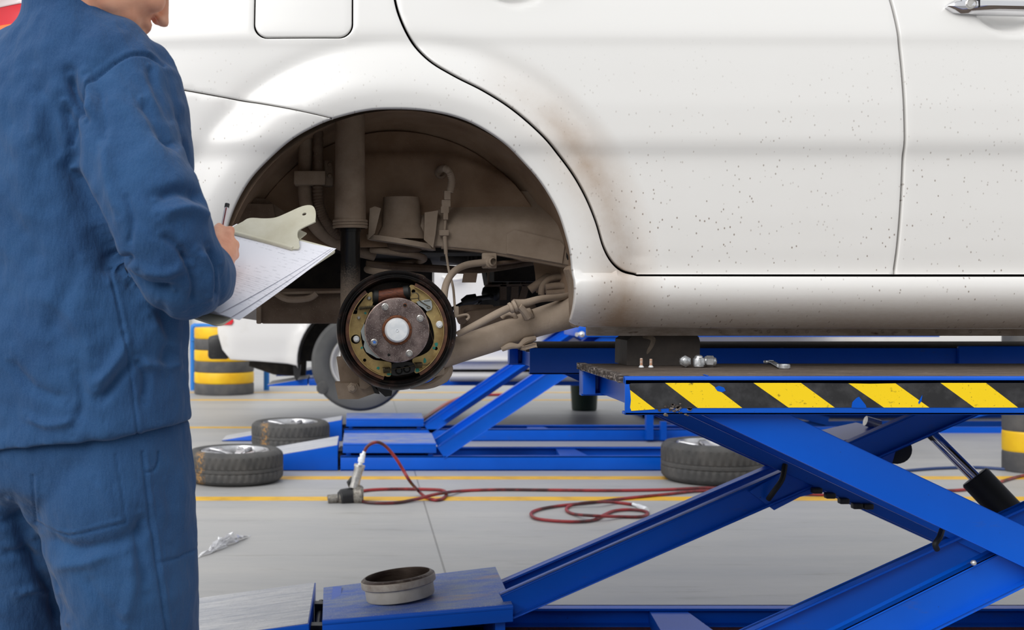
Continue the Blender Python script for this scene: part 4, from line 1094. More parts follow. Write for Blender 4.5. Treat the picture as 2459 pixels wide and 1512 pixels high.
m.build('pivot_gusset', M['blue'], fB)
m = MB(); m.tube([P(2152, 1078, 3.66), P(2152, 1078, 3.95)], .045, 24); m.build('pivot_boss', M['blkp'], fB)
m = MB()
for px, py in ((1997, 1190), (2030, 1203), (2062, 1215), (2088, 1216), (1965, 1178)): m.box((P(px-14, py, 3.55).x, 3.545, P(px, py+7, 3.55).z), (P(px+10, py, 3.55).x, 3.57, P(px, py-7, 3.55).z), .004)
m.build_each('limit_switch_bracket', M['blkp'], fA)
m = MB(); m.tube([P(1885, 1115, 3.57), P(1878, 1150, 3.55), P(1858, 1180, 3.55), P(1845, 1198, 3.57)], .008, 10, smooth=6)
m.tube([P(1845, 1198, 3.59), P(1850, 1205, 3.6)], .006, 8); m.build('hydraulic_hose', M['lining_k'], fB)
m = MB(); m.tube([P(2262, 1272, 2.5), P(2256, 1290, 2.47), P(2246, 1306, 2.46), P(2250, 1318, 2.47)], .006, 10, smooth=6); m.build('hydraulic_hose', M['lining_k'], nB)
m = MB(); m.ball(P(2338, 1351, 2.40), .006); m.build('grease_nipple', M['steel'], nB)
# ram
rd0, rd1, rd2 = P(2226, 1030, 3.80), P(2342, 1146, 3.72), P(2446, 1256, 3.66)
m = MB(); m.tube([rd1, rd1+(rd2-rd1)*1.8], .047, 32); m.tube([rd1-(rd2-rd1)*.02, rd1], .044, 32); cy = m.build('hydraulic_ram', M['lining_k'], lift)
m = MB(); m.tube([rd0, rd1], .0185, 28); m.build('ram_rod', M['chrome'], cy)
m = MB(); m.tube([rd0-(rd1-rd0)*.12, rd0+(rd1-rd0)*.08], .027, 24); m.tube([rd0-(rd1-rd0)*.12+V(0, -.06, 0), rd0-(rd1-rd0)*.12+V(0, .06, 0)], .03, 20); m.build('ram_eye', M['blkp'], cy)
m = MB(); m.tube([P(2078, 1010, 3.78), P(2112, 1020, 3.78)], .016, 16); m.build('cross_shaft', M['steel'], fB)
# base
def base(lf, x0, x1, y0, y1, h, right):
    m = MB()
    m.box((x0, y0, 0), (x1, y0+.012, h), .002); m.box((x0, y0, h-.008), (x1, y0+.05, h)); m.box((x0, y0, 0), (x1, y0+.05, .008))
    m.box((x0, y1-.012, 0), (x1, y1, h), .002); m.box((x0, y1-.05, h-.008), (x1, y1, h)); m.box((x0, y1-.05, 0), (x1, y1, .008))
    for xx in right: m.hexa([(xx, y0+.012, 0), (xx+.20, y0+.012, 0), (xx+.16, y1-.012, 0), (xx+.04, y1-.012, 0), (xx, y0+.012, h-.01), (xx+.20, y0+.012, h-.01), (xx+.16, y1-.012, h-.01), (xx+.04, y1-.012, h-.01)])
    return m
m = base(lift, -.115, 3.0, 3.57, 4.04, .066, (.93, 2.3)); fb = m.build('base_frame', M['blue'], lift)
m = base(lift, -.115, 3.0, 2.37, 2.86, .085, (.93, 2.3)); m.build('base_frame', M['blue'], lift)
m = MB(); m.box((.3, 3.6, .0), (3.0, 4.0, .004)); m.build('base_rust_plate', M['ringm'], fb)
# tilted end plate with folded skirts + approach ramp, one set per side
def end_plate(par, pts4, skirt, th=.006, topm='blue_top'):
    """pts4: front-left, front-right, back-right, back-left of the top"""
    fl, fr, br, bl = [Vector(p) for p in pts4]; dn = V(0, 0, -skirt)
    m = MB(); m.hexa([fl+dn, fr+dn, fr+dn+V(0, th, 0), fl+dn+V(0, th, 0), fl, fr, fr+V(0, th, 0), fl+V(0, th, 0)], .001)
    m.hexa([bl+dn-V(0, th, 0), br+dn-V(0, th, 0), br+dn, bl+dn, bl-V(0, th, 0), br-V(0, th, 0), br, bl])
    m.hexa([fl+V(0, .002, -.006), fr+V(0, .002, -.006), br+V(0, -.002, -.006), bl+V(0, -.002, -.006), fl+V(0, .002, .0), fr+V(0, .002, .0), br, bl], .001)
    # rounded fold
    m.tube([fl+V(0, .006, -.007), fr+V(0, .006, -.007)], .0085, 14)
    o = m.build('end_plate', M['blue'], par)
    m = MB(); m.hexa([fl+V(0, .010, 0), fr+V(-.002, .010, 0), br+V(-.002, -.002, 0), bl+V(0, -.002, 0), fl+V(0, .010, .0016), fr+V(-.002, .010, .0016), br+V(-.002, -.002, .0016), bl+V(0, -.002, .0016)])
    m.build('end_plate_top', M[topm], o)
    m = MB(); m.box((fl.x+.02, fl.y+.05, 0.01), (fl.x+.05, bl.y-.05, fl.z-.01)); m.box((fr.x-.05, fr.y+.03, .01), (fr.x-.02, br.y-.03, fr.z-.012)); m.build_each('end_plate_leg', M['blue'], o)
    return o
plate = end_plate(lift, [P(774, 1491, 3.56), P(1232, 1452, 3.56), P(1190, 1361, 4.08), P(777, 1411, 4.08)], .05)
def ramp_(par, xr, zr, xl, zl, y0, y1, zb=.004, topm='ramp_top'):
    m = MB(); m.hexa([(xl, y0, zb), (xr, y0, zb), (xr, y1, zb), (xl, y1, zb), (xl, y0, zl), (xr, y0, zr), (xr, y1, zr), (xl, y1, zl)], .002)
    o = m.build('approach_ramp', M['blue'], par)
    m = MB(); m.hexa([(xl, y0+.006, zl), (xr-.004, y0+.006, zr), (xr-.004, y1-.004, zr), (xl, y1-.004, zl), (xl, y0+.006, zl+.0018), (xr-.004, y0+.006, zr+.0018), (xr-.004, y1-.004, zr+.0018), (xl, y1-.004, zl+.0018)])
    m.build('ramp_top', M[topm], o); return o
ramp_(lift, -.160, .132, -1.10, .006, 3.56, 4.08)
m = MB(); m.tube([(-.14, 3.6, .07), (-.14, 4.05, .07)], .012, 12); m.box((-.158, 3.66, .02), (-.118, 3.70, .1)); m.box((-.158, 3.92, .02), (-.118, 3.96, .1)); m.build('ramp_hinge', M['blkp'], lift)
end_plate(lift, [(-.12, 2.36, .14), (.45, 2.36, .19), (.45, 2.86, .19), (-.12, 2.86, .14)], .05); ramp_(lift, -.160, .132, -1.10, .006, 2.36, 2.86)

# ================================================================ empty lift standing behind
l2 = thing('scissor_lift', 'empty blue scissor lift with dusty end plates standing behind the white car', 'car lift', (1.2, 8.5, 0))
for (Yf, w, x1) in ((7.62, .50, 6.0), (9.19, .34, 6.0)):
    y1 = Yf+w
    base(l2, -.14, 3.3, Yf, y1, .094, (1.28, 2.6)).build('base_frame', M['blue'], l2)
    end_plate(l2, [(-.125, Yf, .175), (.475, Yf, .175), (.475, y1, .185), (-.125, y1, .185)], .06)
    ramp_(l2, -.158, .165, -1.09, .006, Yf, y1)
    m = MB(); m.tube([(-.142, Yf+.04, .09), (-.142, y1-.04, .09)], .014, 12); m.box((-.158, Yf+.08, .02), (-.125, Yf+.12, .12)); m.build('ramp_hinge', M['blkp'], l2)
    s = .668 if Yf < 8 else .68; x0 = .5; z0 = .166 if Yf < 8 else .138
    m = MB()
    Ln = 1.3; t0 = ((x0, z0), (x0+Ln, z0+Ln*s))
    f = offs(t0, -.045); m.bar((f[0][0]-.02, Yf+.02, f[0][1]-.014), (f[1][0], Yf+.02, f[1][1]), .04, .085, (0, 0, 1), .004)
    m.bar((f[0][0]-.02, y1-.10, f[0][1]-.014), (f[1][0], y1-.10, f[1][1]), .04, .085, (0, 0, 1), .004)
    m.bar((f[0][0]+.1, (Yf+y1)/2-.04, f[0][1]+.07), (f[1][0], (Yf+y1)/2-.04, f[1][1]+.0), .40, .006, (0, 0, 1))
    ar = m.build('inner_arm', M['blue'], l2)
    m = MB(); m.bar((t0[0][0], Yf+.004, t0[0][1]), (t0[1][0], Yf+.004, t0[1][1]), .006, .008, (0, 0, 1), .002); m.build('arm_edge', M['blue_chip'], ar)
    m = MB(); m.bar((1.65, Yf+.03, .87), (2.95, Yf+.03, .10), .04, .09, (0, 0, 1), .004); m.bar((1.65, y1-.06, .87), (2.95, y1-.06, .10), .04, .09, (0, 0, 1), .004); m.build_each('outer_arm', M['blue'], l2)
    m = MB(); m.box((1.385, Yf-.02, .86), (3.7, y1+.03, .93), .006); p = m.build('far_platform' if Yf > 8 else 'near_platform', M['blue_chip'], l2)
    m = MB(); m.box((1.388, Yf-.01, .93), (3.7, y1+.02, .938), .002); m.build('deck_board', M['deck'], p)
m = MB(); m.ball(P(1397, 803, 7.5), .022); m.tube([P(1385, 803, 7.5), P(1400, 803, 7.55)], .014, 12); m.build('chrome_stop', M['chrome'], l2)
m = MB()
a, b = P(1550, 1035, 9.15), P(1567, 990, 9.15); m.box((a.x, 9.12, .02), (b.x, 9.17, b.z)); a, b = P(1587, 1035, 9.1), P(1601, 1012, 9.1); m.box((a.x, 9.1, .02), (b.x, 9.14, b.z)); m.build_each('safety_lock_post', M['blue'], l2)

# low lift carrying the other white vehicle
l3 = thing('scissor_lift', 'low blue lift behind, carrying the white van off the floor', 'car lift', (2.5, 10.5, 0))
for Yf, w, zt in ((9.75, .5, .445), (11.0, .5, .445)):
    m = MB(); m.box((-.44, Yf, zt-.055), (6.5, Yf+w, zt), .004); p = m.build('near_platform' if Yf < 10 else 'far_platform', M['blue'], l3)
    m = MB(); xl = -.78 if Yf < 10 else -.80
    m.hexa([(xl, Yf, zt-.06), (-.45, Yf, zt-.055), (-.45, Yf+w, zt-.055), (xl, Yf+w, zt-.06), (xl, Yf, zt-.052), (-.45, Yf, zt+.002), (-.45, Yf+w, zt+.002), (xl, Yf+w, zt-.052)])
    r_ = m.build('approach_ramp', M['blue'], l3)
    m = MB(); m.hexa([(xl, Yf+.01, zt-.0515), (-.45, Yf+.01, zt+.0025), (-.45, Yf+w, zt+.0025), (xl, Yf+w, zt-.0515), (xl, Yf+.01, zt-.050), (-.45, Yf+.01, zt+.004), (-.45, Yf+w, zt+.004), (xl, Yf+w, zt-.050)]); m.build('ramp_top', M['ramp_top'], r_)
    for sx in (2.7, 4.6):
        m = MB(); m.bar((sx, Yf+.05, .05), (sx+1.3, Yf+.05, zt-.08), .03, .07); m.bar((sx, Yf+w-.05, zt-.08), (sx+1.3, Yf+w-.05, .05), .03, .07); m.build_each('outer_arm', M['blue'], l3)
    m = MB(); m.box((2.6, Yf, 0), (6.3, Yf+.03, .05)); m.box((2.6, Yf+w-.03, 0), (6.3, Yf+w, .05)); m.box((2.6, Yf, 0), (2.64, Yf+w, .05)); m.build('base_frame', M['blue'], l3)
# ================================================================ white van behind
YV = 9.62
van = thing('van', 'second white vehicle with a red tail lamp on a low lift behind', 'van', (3.0, 10.4, 0))
def W2(px, py, Y=YV): return (P(px, py, Y).x, P(px, py, Y).z)
kv = F/YV
def vbody(X, Z):
    px = X*kv+VX; py = HY-(Z-CH)*kv
    y = YV+.0*X+.03*sstep(py, 800, 870)+.05*np.maximum((py-868)/50, 0)
    xr = np.maximum(570-px, 0)/kv; y = y+1.6*xr**2+9*np.maximum(xr-.12, 0)**2
    y = y+.05*(1-sstep(py, 560, 640))*0+.12*np.maximum((560-py)/200, 0)**2
    r = np.hypot(px-866, np.minimum(py-875, 0)); y = y-.03*(1-sstep(r, 150, 182))
    return y
mb = MB()
arch2 = [(866-152*math.cos(a), 868-146*math.sin(a)) for a in np.linspace(-.12, PI+.1, 30)]
lo = [W2(*p) for p in [(522, 380), (517, 560), (516, 720), (520, 800), (532, 840), (552, 864), (620, 868), (690, 874), (712, 878)]+arch2+[(1030, 888), (2300, 888), (2900, 860), (3000, 380)]]
sheet(mb, lo, vbody, (), .045, .012, .03)
vb = mb.build('van_body', M['paint2'], van, smooth_angle=60)
mb = MB(); x0, x1 = W2(522, 0)[0], W2(2950, 0)[0]
mb.box((x0-.02, YV+.35, .75), (x1, YV+1.9, 2.3), .05); mb.build('van_shell', M['paint2'], van)
mb = MB(); mb.box((x0+1.0, YV+.02+.12, W2(0, 560)[1]+.2), (x1-.4, YV+.18, 2.2), .03); mb.build('side_window', M['glassd'], van)
mb = MB(); mb.prism([(W2(866, 0)[0]+.515*math.cos(a), W2(0, 872)[1]+.49*math.sin(a)) for a in np.linspace(.0, PI, 24)], YV+.30, YV+.36); mb.prism([(W2(866, 0)[0]+q*math.cos(a), W2(0, 872)[1]+q*.96*math.sin(a)) for q, r_ in ((.53, 0),) for a in np.linspace(.0, PI, 24)]+[(W2(866, 0)[0]+.50*math.cos(a), W2(0, 872)[1]+.48*math.sin(a)) for a in np.linspace(PI, 0, 24)], YV+.03, YV+.34); mb.build('wheel_housing', M['under'], van)
mb = MB(); mb.prism([W2(*p, YV+.1) for p in [(704, 874), (722, 876), (720, 902), (712, 914), (706, 900)]], YV+.06, YV+.16); mb.build('mud_flap', M['blkp'], van)
# wheel
wc_ = P(864, 871, 9.53); R2 = 117/F*9.53
root = MB()
root.lathe([(.62*R2, .015), (.66*R2, -.005), (.80*R2, -.022), (.93*R2, -.012), (.985*R2, .02), (R2, .05), (R2, .16), (.96*R2, .19), (.6*R2, .2)], wc_, (0, 1, 0), 72)
tw = root.build('rear_wheel', mat('dusty van tyre', S(84, 84, 84), .85, 0, S(70, 70, 70), 3), van)
mb = MB(); mb.lathe([(.62*R2, .02), (.585*R2, .0), (.56*R2, .005), (.54*R2, .04), (.50*R2, .05), (.42*R2, .02), (.2*R2, .0), (.14*R2, -.02), (0, -.025)], wc_, (0, 1, 0), 60); mb.build('wheel_rim', M['alloy_d'], tw)
mb = MB(); mb.ball(P(774, 930, 9.51), (.05, .006, .055), 2); mb.build('sidewall_scuff', M['rub'], tw)
# rear lamp, bumper corner, side step, trims
mb = MB(); sheet(mb, [W2(*p, YV-.004) for p in [(515, 700), (545, 700), (552, 744), (561, 772), (556, 780), (522, 780), (514, 760)]], lambda X, Z: vbody(X, Z)-.012, (), .02, .006, .01); vl = mb.build('tail_lamp', M['red'], van)
mb = MB(); sheet(mb, [W2(*p, YV-.006) for p in [(520, 752), (546, 748), (549, 755), (522, 760)]], lambda X, Z: vbody(X, Z)-.018, (), .015, .003, .005); mb.build('indicator_lens', M['orange'], vl)
mb = MB(); a, b = P(500, 862, 9.95), P(552, 806, 9.95); mb.box((a.x, 9.9, a.z), (b.x, 11.2, b.z), .03); mb.build('bumper_guard', M['blkp'], van)
mb = MB(); mb.tube([P(600, 868, 10.3), P(660, 880, 10.3), P(735, 885, 10.3)], [.04, .07, .07], 14); mb.build('exhaust', M['under'], van)
mb = MB(); mb.tube([P(1080, 904, 9.66), P(1300, 904, 9.66), P(2400, 904, 9.66)], .038, 18); mb.build('side_step', M['alloy_d'], van)
mb = MB(); mb.box((P(1020, 0, 9.7).x, 9.72, P(0, 893, 9.7).z), (P(2600, 0, 9.7).x, 9.9, P(0, 886, 9.7).z)); mb.build('sill_gap', M['under'], van)
mb = MB(); mb.box((P(1020, 0, YV).x, YV-.018, P(0, 868, YV).z), (P(2600, 0, YV).x, YV+.05, P(0, 862, YV).z), .004); mb.build('side_moulding', M['alloy_d'], van)
mb = MB(); mb.tube([P(1062, 664, YV-.03), P(1078, 670, YV-.05), P(1098, 671, YV-.05), P(1112, 668, YV-.02)], .014, 10, smooth=4); mb.build('door_handle', M['paint2'], van)
mb = MB(); mb.bar(P(1040, 560, YV-.002), P(1040, 862, YV+.008), .01, .012, (1, 0, 0)); mb.build('door_gap', M['under'], van)

# ================================================================ stacked painted tyres used as bollards
def tyre_stack(cx, cy, r, hb, n, label, z0=0.):
    st = thing('tyre_bollard', label, 'bollard', (cx, cy, 0), 'yellow and black painted tyre bollards')
    for k in range(n):
        m = MB(); z = z0+k*hb
        m.lathe([(r*.5, .002), (r*.97, .0), (r*.99, hb*.05), (r, hb*.12), (r, hb*.88), (r*.99, hb*.95), (r*.97, hb), (r*.5, hb-.002)], (cx, cy, z), (0, 0, 1), 48, close=True)
        m.build('painted_tyre', YM if (k % 2 == 1) else KM, st)
    return st
YM = mat('yellow painted rubber', S(240, 196, 24), .5, 0, S(226, 170, 20), 4, .4, .7, (1, 1, 1), .3, 60); KM = mat('grey black rubber', S(74, 74, 76), .75, 0, S(96, 94, 92), 6, .4, .7, (1, 1, 1), .3, 60)
c = FL(536, 932)
tyre_stack(P(536, 0, 13.7).x, 13.8, .345, .128, 6, 'yellow and black banded bollard of tyres left of the white van')
tyre_stack(P(2494, 0, 7.5).x, 7.62, .15, .13, 7, 'narrow yellow and black banded bollard at the right edge')
mb = MB(); Y = 14.3
mb.tube([P(464, 940, Y), P(464, 860, Y), P(464, 790, Y), P(472, 783, Y), P(520, 784, Y), P(640, 786, Y)], .035, 12, smooth=3); mb.tube([P(465, 818, Y), P(465, 812, Y)], .045, 12)
p = FL(464, 930)
mb.tube([P(640, 786, Y), (P(640, 786, Y).x, Y, 0)], .035, 12); mb.tube([P(464, 940, Y), (P(464, 940, Y).x, Y, 0)], .035, 12)
mb.build('pipe_rail', M['bluepipe'], None, at=(P(464, 0, Y).x, Y, 0), label='light blue pipe rail behind the banded bollard of tyres', category='rail')
mb = MB(); cb = V(P(1403, 0, 11.75).x, 11.75, 0)
mb.lathe([(0, .002), (.115, .002), (.122, .01), (.150, .50), (.162, .50), (.162, .53), (.150, .53), (.143, .50), (.116, .02), (0, .02)], cb, (0, 0, 1), 36)
mb.build('waste_bin', M['green'], None, at=cb, label='dark green round bin on the floor far behind the lifts', category='bin')
mb = MB(); a = P(2010, 0, 12.5); mb.box((a.x-.025, 12.5, 0), (a.x+.03, 12.55, .62), .005); mb.box((a.x-.09, 12.44, 0), (a.x+.10, 12.62, .012), .004)
mb.build('guard_post', M['yel'], None, at=(a.x, 12.5, 0), label='thin yellow post on the floor behind the striped platform', category='post')

# ================================================================ loose wheels lying flat
def make_wheel(name, rubber, dia, wd, label, loc, rot, style=0, grp=None):
    t = thing(name, label, 'tyre', loc, grp); R = dia/2; n = 176
    def mod(j, k):
        if 6 <= j <= 17:
            q = k % 4
            if (j in (6, 7, 16, 17) and q == 0): return -.006
            if (j in (8, 9, 14, 15) and (k+(j*1)) % 4 == 1): return -.0035
        return 0
    pr_ = [(.205, .030), (.212, .012), (.235, .002), (.262, .006), (.279, .018), (.286, .026), (.2885, .034), (.290, .050), (.290, .066), (.2862, .0685), (.2862, .0725), (.290, .075), (.290, .088+.0), (.2862, .0905), (.2862, .0945), (.290, .097), (.290, .14), (.2885, .152), (.286, .160), (.279, .168), (.262, .180), (.235, .184), (.212, .174), (.205, .156)]
    sc = R/.29; sz = wd/.186
    m = MB(); m.lathe([(a*sc, b*sz) for a, b in pr_], (0, 0, 0), (0, 0, 1), n, mod=mod, close=True)
    o = m.build('tyre', rubber, t, world=False, smooth_angle=40)
    m = MB(); m.lathe([(.199, .178), (.206, .174), (.206, .168), (.198, .160), (.188, .10), (.186, .05), (.204, .016), (.200, .010), (.182, .05), (.182, .12), (.190, .166)], (0, 0, 0), (0, 0, 1), 72, close=True)
    for v in m.bm.verts: v.co.x *= sc; v.co.y *= sc; v.co.z *= sz
    rim = m.build('rim', M['alloy'], t, world=False)
    m = MB(); ns = 6 if style == 0 else 7
    for k in range(ns):
        a = 2*PI*k/ns+.3
        for d in ((-.16, .16) if style == 0 else (0,)):
            p0 = V(.05*math.cos(a), .05*math.sin(a), .142*sz); p1 = V(.12*math.cos(a+d*.5)*sc, .12*math.sin(a+d*.5)*sc, .155*sz); p2 = V(.192*math.cos(a+d)*sc, .192*math.sin(a+d)*sc, .163*sz)
            m.bar(p0, p1, .030, .016, bev=.004); m.bar(p1, p2, .022 if style == 0 else .034, .014, bev=.004)
    m.lathe([(0, .150), (.028, .150), (.031, .146), (.034, .138), (.066, .142), (.072, .130), (.072, .110), (0, .11)], (0, 0, 0), (0, 0, 1), 40)
    sp_ = m.build('spokes', M['alloy'], rim, world=False)
    m = MB()
    for k in range(4):
        a = PI/4+k*PI/2; m.lathe([(0, .1435), (.007, .1435), (.009, .1432)], (.05*math.cos(a), .05*math.sin(a), 0), (0, 0, 1), 12)
    m.build('bolt_hole', M['hole'], rim, world=False)
    t.rotation_euler = (0, 0, rot); return t
GW = 'tyres on alloy rims lying flat on the floor'
make_wheel('loose_tyre', M['rub_o'], .583, .197, 'tyre on alloy rim lying flat on the floor beside the mechanic, nearest on the left', (P(565, 0, 7.22).x, 7.22, 0), 0, 0, GW)
make_wheel('loose_tyre', M['rub_o'], .583, .197, 'tyre on alloy rim lying flat behind the blue ramp, before the white van', (P(698, 0, 8.86).x, 8.86, 0), .05, 0, GW)
make_wheel('loose_tyre', M['rub'], .62, .24, 'wide worn tyre lying flat on the floor partly behind the blue scissor arms', (P(1712, 0, 7.25).x, 7.25, 0), .4, 1, GW)

# ================================================================ air impact wrench and its hoses
Yw = 6.46
iw_ = thing('impact_wrench', 'silver air impact wrench with black nose standing on the grey floor', 'wrench', FL(835, 1208))
def Pw(px, py, d=0): return P(px, py, Yw+d)
s = Yw/F
m = MB(); m.tube([Pw(847, 1190), Pw(852, 1190), Pw(868, 1189), Pw(873, 1189)], [20*s, 24*s, 25*s, 20*s], 24)
body_w = m.build('motor_housing', M['cast'], iw_)
m = MB(); m.tube([Pw(812, 1195, -.02), Pw(820, 1194, -.02), Pw(836, 1192, -.01), Pw(850, 1190)], [13*s, 20*s, 21*s, 20*s], 24); m.build('hammer_case', M['blkp'], iw_)
m = MB(); m.lathe([(.0, .006), (6*s, .004), (6.5*s, 0), (11*s, 0), (11.5*s, 4*s), (11*s, 24*s), (16*s, 28*s), (17*s, 36*s)], Pw(787, 1199, -.03), (1, .12, .09), 24); m.build('socket', M['cast'], iw_)
m = MB(); m.tube([Pw(850, 1170), Pw(855, 1150), Pw(861, 1128), Pw(863, 1119)], [12.5*s, 11.5*s, 11*s, 12.5*s], 18); m.tube([Pw(863, 1120), Pw(864, 1115)], [13.5*s, 13*s], 18)
m.tube([Pw(868, 1126), Pw(874, 1128)], 4*s, 8); hd = m.build('grip', M['steel'], iw_)
m = MB(); m.tube([Pw(846, 1146, -.0), Pw(838, 1158), Pw(842, 1168)], [4*s, 6*s, 5*s], 8); m.build('trigger', M['blkp'], hd)
m = MB(); m.tube([Pw(864, 1116), Pw(866, 1110), Pw(867, 1109), Pw(868, 1100), Pw(870, 1099), Pw(871, 1091), Pw(873, 1090), Pw(875, 1083)], [5*s, 5*s, 8*s, 8*s, 6.5*s, 7*s, 4.5*s, 4*s], 14); m.build('air_coupling', M['galv'], iw_)
def hose(name, pts, r, m_, label):
    mb = MB(); mb.tube(pts, r, 10, smooth=8)
    return mb.build(name, m_, None, at=(pts[0].x, pts[0].y, 0), label=label, category='hose')
hr = .0088; zf = hr+.001
up_ = [Pw(875, 1084), Pw(881, 1073), Pw(893, 1064), Pw(910, 1062, .0), Pw(928, 1073), Pw(950, 1099), Pw(968, 1128), Pw(985, 1156, .0), FL(1003, 1176, zf+.02), FL(1022, 1193, zf), FL(1045, 1200, zf), FL(1064, 1196, zf), FL(1072, 1185, zf), FL(1063, 1177, zf), FL(1030, 1174.5, zf), FL(960, 1173.5, zf), FL(900, 1175, zf), FL(866, 1179, zf)]
up_ += [FL(850, 1184, zf), FL(850, 1190, zf), FL(870, 1203, zf), FL(905, 1207, zf), FL(955, 1206, zf), FL(1000, 1198, zf+.004), FL(1030, 1190, zf+.02), FL(1062, 1183.5, zf+.02), FL(1110, 1178, zf), FL(1200, 1175, zf), FL(1330, 1176, zf), FL(1470, 1177, zf), FL(1600, 1175, zf), FL(1690, 1171, zf), FL(1800, 1173, zf), FL(1930, 1170, zf), FL(1975, 1170, zf), FL(2050, 1176, zf), FL(2180, 1176, zf), FL(2290, 1177, zf), FL(2370, 1166, zf), FL(2459, 1141, zf), FL(2640, 1110, zf)]
hose('air_hose', up_, hr, M['hose'], 'long dark red air hose looping up from the impact wrench and along the floor')
zz_ = .03
hb = [FL(1980, 1188, zf), FL(1900, 1186, zf), FL(1780, 1186, zf), FL(1690, 1178, zf), FL(1600, 1186, zf), FL(1500, 1196, zf), FL(1430, 1205, zf), FL(1350, 1213, zf), FL(1300, 1221, zf), FL(1276, 1231, zf), FL(1284, 1243, zf), FL(1320, 1249, zf), FL(1380, 1252, zf), FL(1425, 1248, zf), FL(1450, 1236, zf), FL(1475, 1226, zf), FL(1510, 1223, zf), FL(1545, 1226, zf), FL(1556, 1233, zf), FL(1538, 1240, zf), FL(1490, 1240, zf), FL(1430, 1238, zf+.018), FL(1380, 1234, zf), FL(1361, 1225, zf), FL(1366, 1215, zf), FL(1395, 1208, zf+.012), FL(1435, 1204.5, zf+.018), FL(1480, 1206, zf), FL(1522, 1211, zf)]
h2 = hose('air_hose', hb, hr*.92, M['hose'], 'coiled red air hose end with silver coupling on the floor')
m = MB(); m.tube([FL(1520, 1210, .012), FL(1532, 1214, .012), FL(1533, 1214.5, .012), FL(1545, 1220, .014), FL(1546, 1220.5, .014), FL(1553, 1224, .014)], [.008, .009, .012, .013, .015, .014], 12)
m.build('hose_coupling', M['galv'], h2, label='silver coupling')
m = MB(); m.tube([FL(2160, 1131, .01), FL(2250, 1124, .01), FL(2350, 1122, .01), FL(2440, 1128, .01), FL(2560, 1134, .01)], .01, 8, smooth=6)
m.build('floor_cable', M['cable'], None, at=FL(2160, 1131), label='dark blue cable lying on the floor at the far right', category='cable')
m = MB(); m.tube([FL(990, 1014, .015), FL(1018, 1003, .015), FL(1045, 985, .015), FL(1085, 962, .015), FL(1130, 950, .015), FL(1240, 946, .015)], .014, 8, smooth=5)
m.build('red_hose', M['hose2'], None, at=FL(990, 1014), label='bright red hose lying on the floor behind the end of the back blue arm', category='hose')
# crumpled film
rnd = random.Random(3); m = MB(); G_ = {}
c0_, ux, uy = FL(540, 1313), FL(572, 1300)-FL(508, 1328), V(.06, .15, 0)
for i in range(17):
    for j in range(9):
        a, b = i/16-.5, j/8-.5; p = c0_+ux*a*1.15*(1+.1*rnd.uniform(-1, 1))+uy*b*1.6+V(rnd.uniform(-.012, .012), rnd.uniform(-.012, .012), 0)
        h = max(0, .062*(1-(2*a)**2)*(1-(2*b)**2*.9)); G_[i, j] = m.bm.verts.new((p.x, p.y, .003+h*rnd.uniform(.15, 1.0)))
for i in range(16):
    for j in range(8):
        f = m.face([G_[i, j], G_[i+1, j], G_[i+1, j+1], G_[i, j+1]])
        if f: f.smooth = False
m.build('plastic_wrap', M['film'], None, smooth_angle=None, at=(c0_.x, c0_.y, 0), label='crumpled clear plastic wrap lying on the floor beside the mechanic', category='litter')

# ================================================================ brake drum on the end plate
fl_, fr_, br_, bl_ = [P(774, 1491, 3.56), P(1232, 1452, 3.56), P(1190, 1361, 4.08), P(777, 1411, 4.08)]
xa = (fr_-fl_).normalized(); na = xa.cross((bl_-fl_).normalized()).normalized()
Yd = 3.72; g0 = P(963, 1398, Yd); tt = (g0.x-fl_.x)/(fr_.x-fl_.x); zt_ = fl_.z+(fr_.z-fl_.z)*tt+.004
cd = V(g0.x, Yd+.04, zt_-.001)
na2 = (na+V(-.06, 0, 0)).normalized()
m = MB(); R = 88/F*Yd
m.lathe([(0, .001), (R*.93, .001), (R*.95, .005), (R*.955, .038), (R*1.0, .040), (R*1.035, .043), (R*1.035, .060), (R*1.02, .064), (R*.97, .068), (R*.93, .071), (R*.90, .071), (R*.89, .064), (R*.885, .012), (R*.3, .010), (0, .010)], cd, na2, 96)
for f in m.bm.faces: f.material_index = 0
bmesh.ops.recalc_face_normals(m.bm, faces=m.bm.faces)
for f in m.bm.faces:
    c = f.calc_center_median()-cd; h = c.dot(na2); r = (c-na2*h).length
    if r < R*.91 and h > .009: f.material_index = 1
    elif h > .0655 : f.material_index = 2
    elif h > .039: f.material_index = 3
m.build('brake_drum', [mat('pale primered drum side', S(186, 180, 168), .6, .1, S(172, 164, 150), 16), M['drum_in'], mat('drum lip', S(70, 56, 50), .5, .5, S(120, 108, 98), 60, .5, .7), M['drum']], None, at=cd, label='open grey brake drum lying on the dusty blue end plate', category='brake drum')

# ================================================================ things on the striped platform
Zd = TOPZ+.0005
def D(px, py): Y = F*(CH-Zd)/(py-HY); return V((px-VX)/F*Y, Y, Zd)
blk = MB(); a = D(1505, 877); b = D(1680, 877); sc_ = F/a.y
blk.prism([(a.x, Zd), (b.x, Zd), (b.x+.001, Zd+.056), (b.x-.002, Zd+.066), (b.x-.012, Zd+.0745), (a.x+.026, Zd+.0750), (a.x+.018, Zd+.071), (a.x+.001, Zd+.058)], a.y, a.y+.13)
bmesh.ops.bevel(blk.bm, geom=[e for e in blk.bm.edges if e.calc_face_angle(0) > .5], offset=.003, segments=2, affect='EDGES')
rb_ = blk.build('rubber_block', M['rubber_blk'], None, at=((a.x+b.x)/2, a.y, Zd), label='black rubber lifting block jammed under the car sill', category='block')
m = MB(); yb_ = a.y-.0004
m.prism([(P(x, y, yb_).x, P(x, y, yb_).z) for x, y in cm2([(1544, 806), (1562, 804), (1574, 812), (1572, 826), (1562, 842), (1554, 850), (1553, 842), (1560, 828), (1562, 816), (1546, 812)], 3, True)], yb_, yb_+.0012)
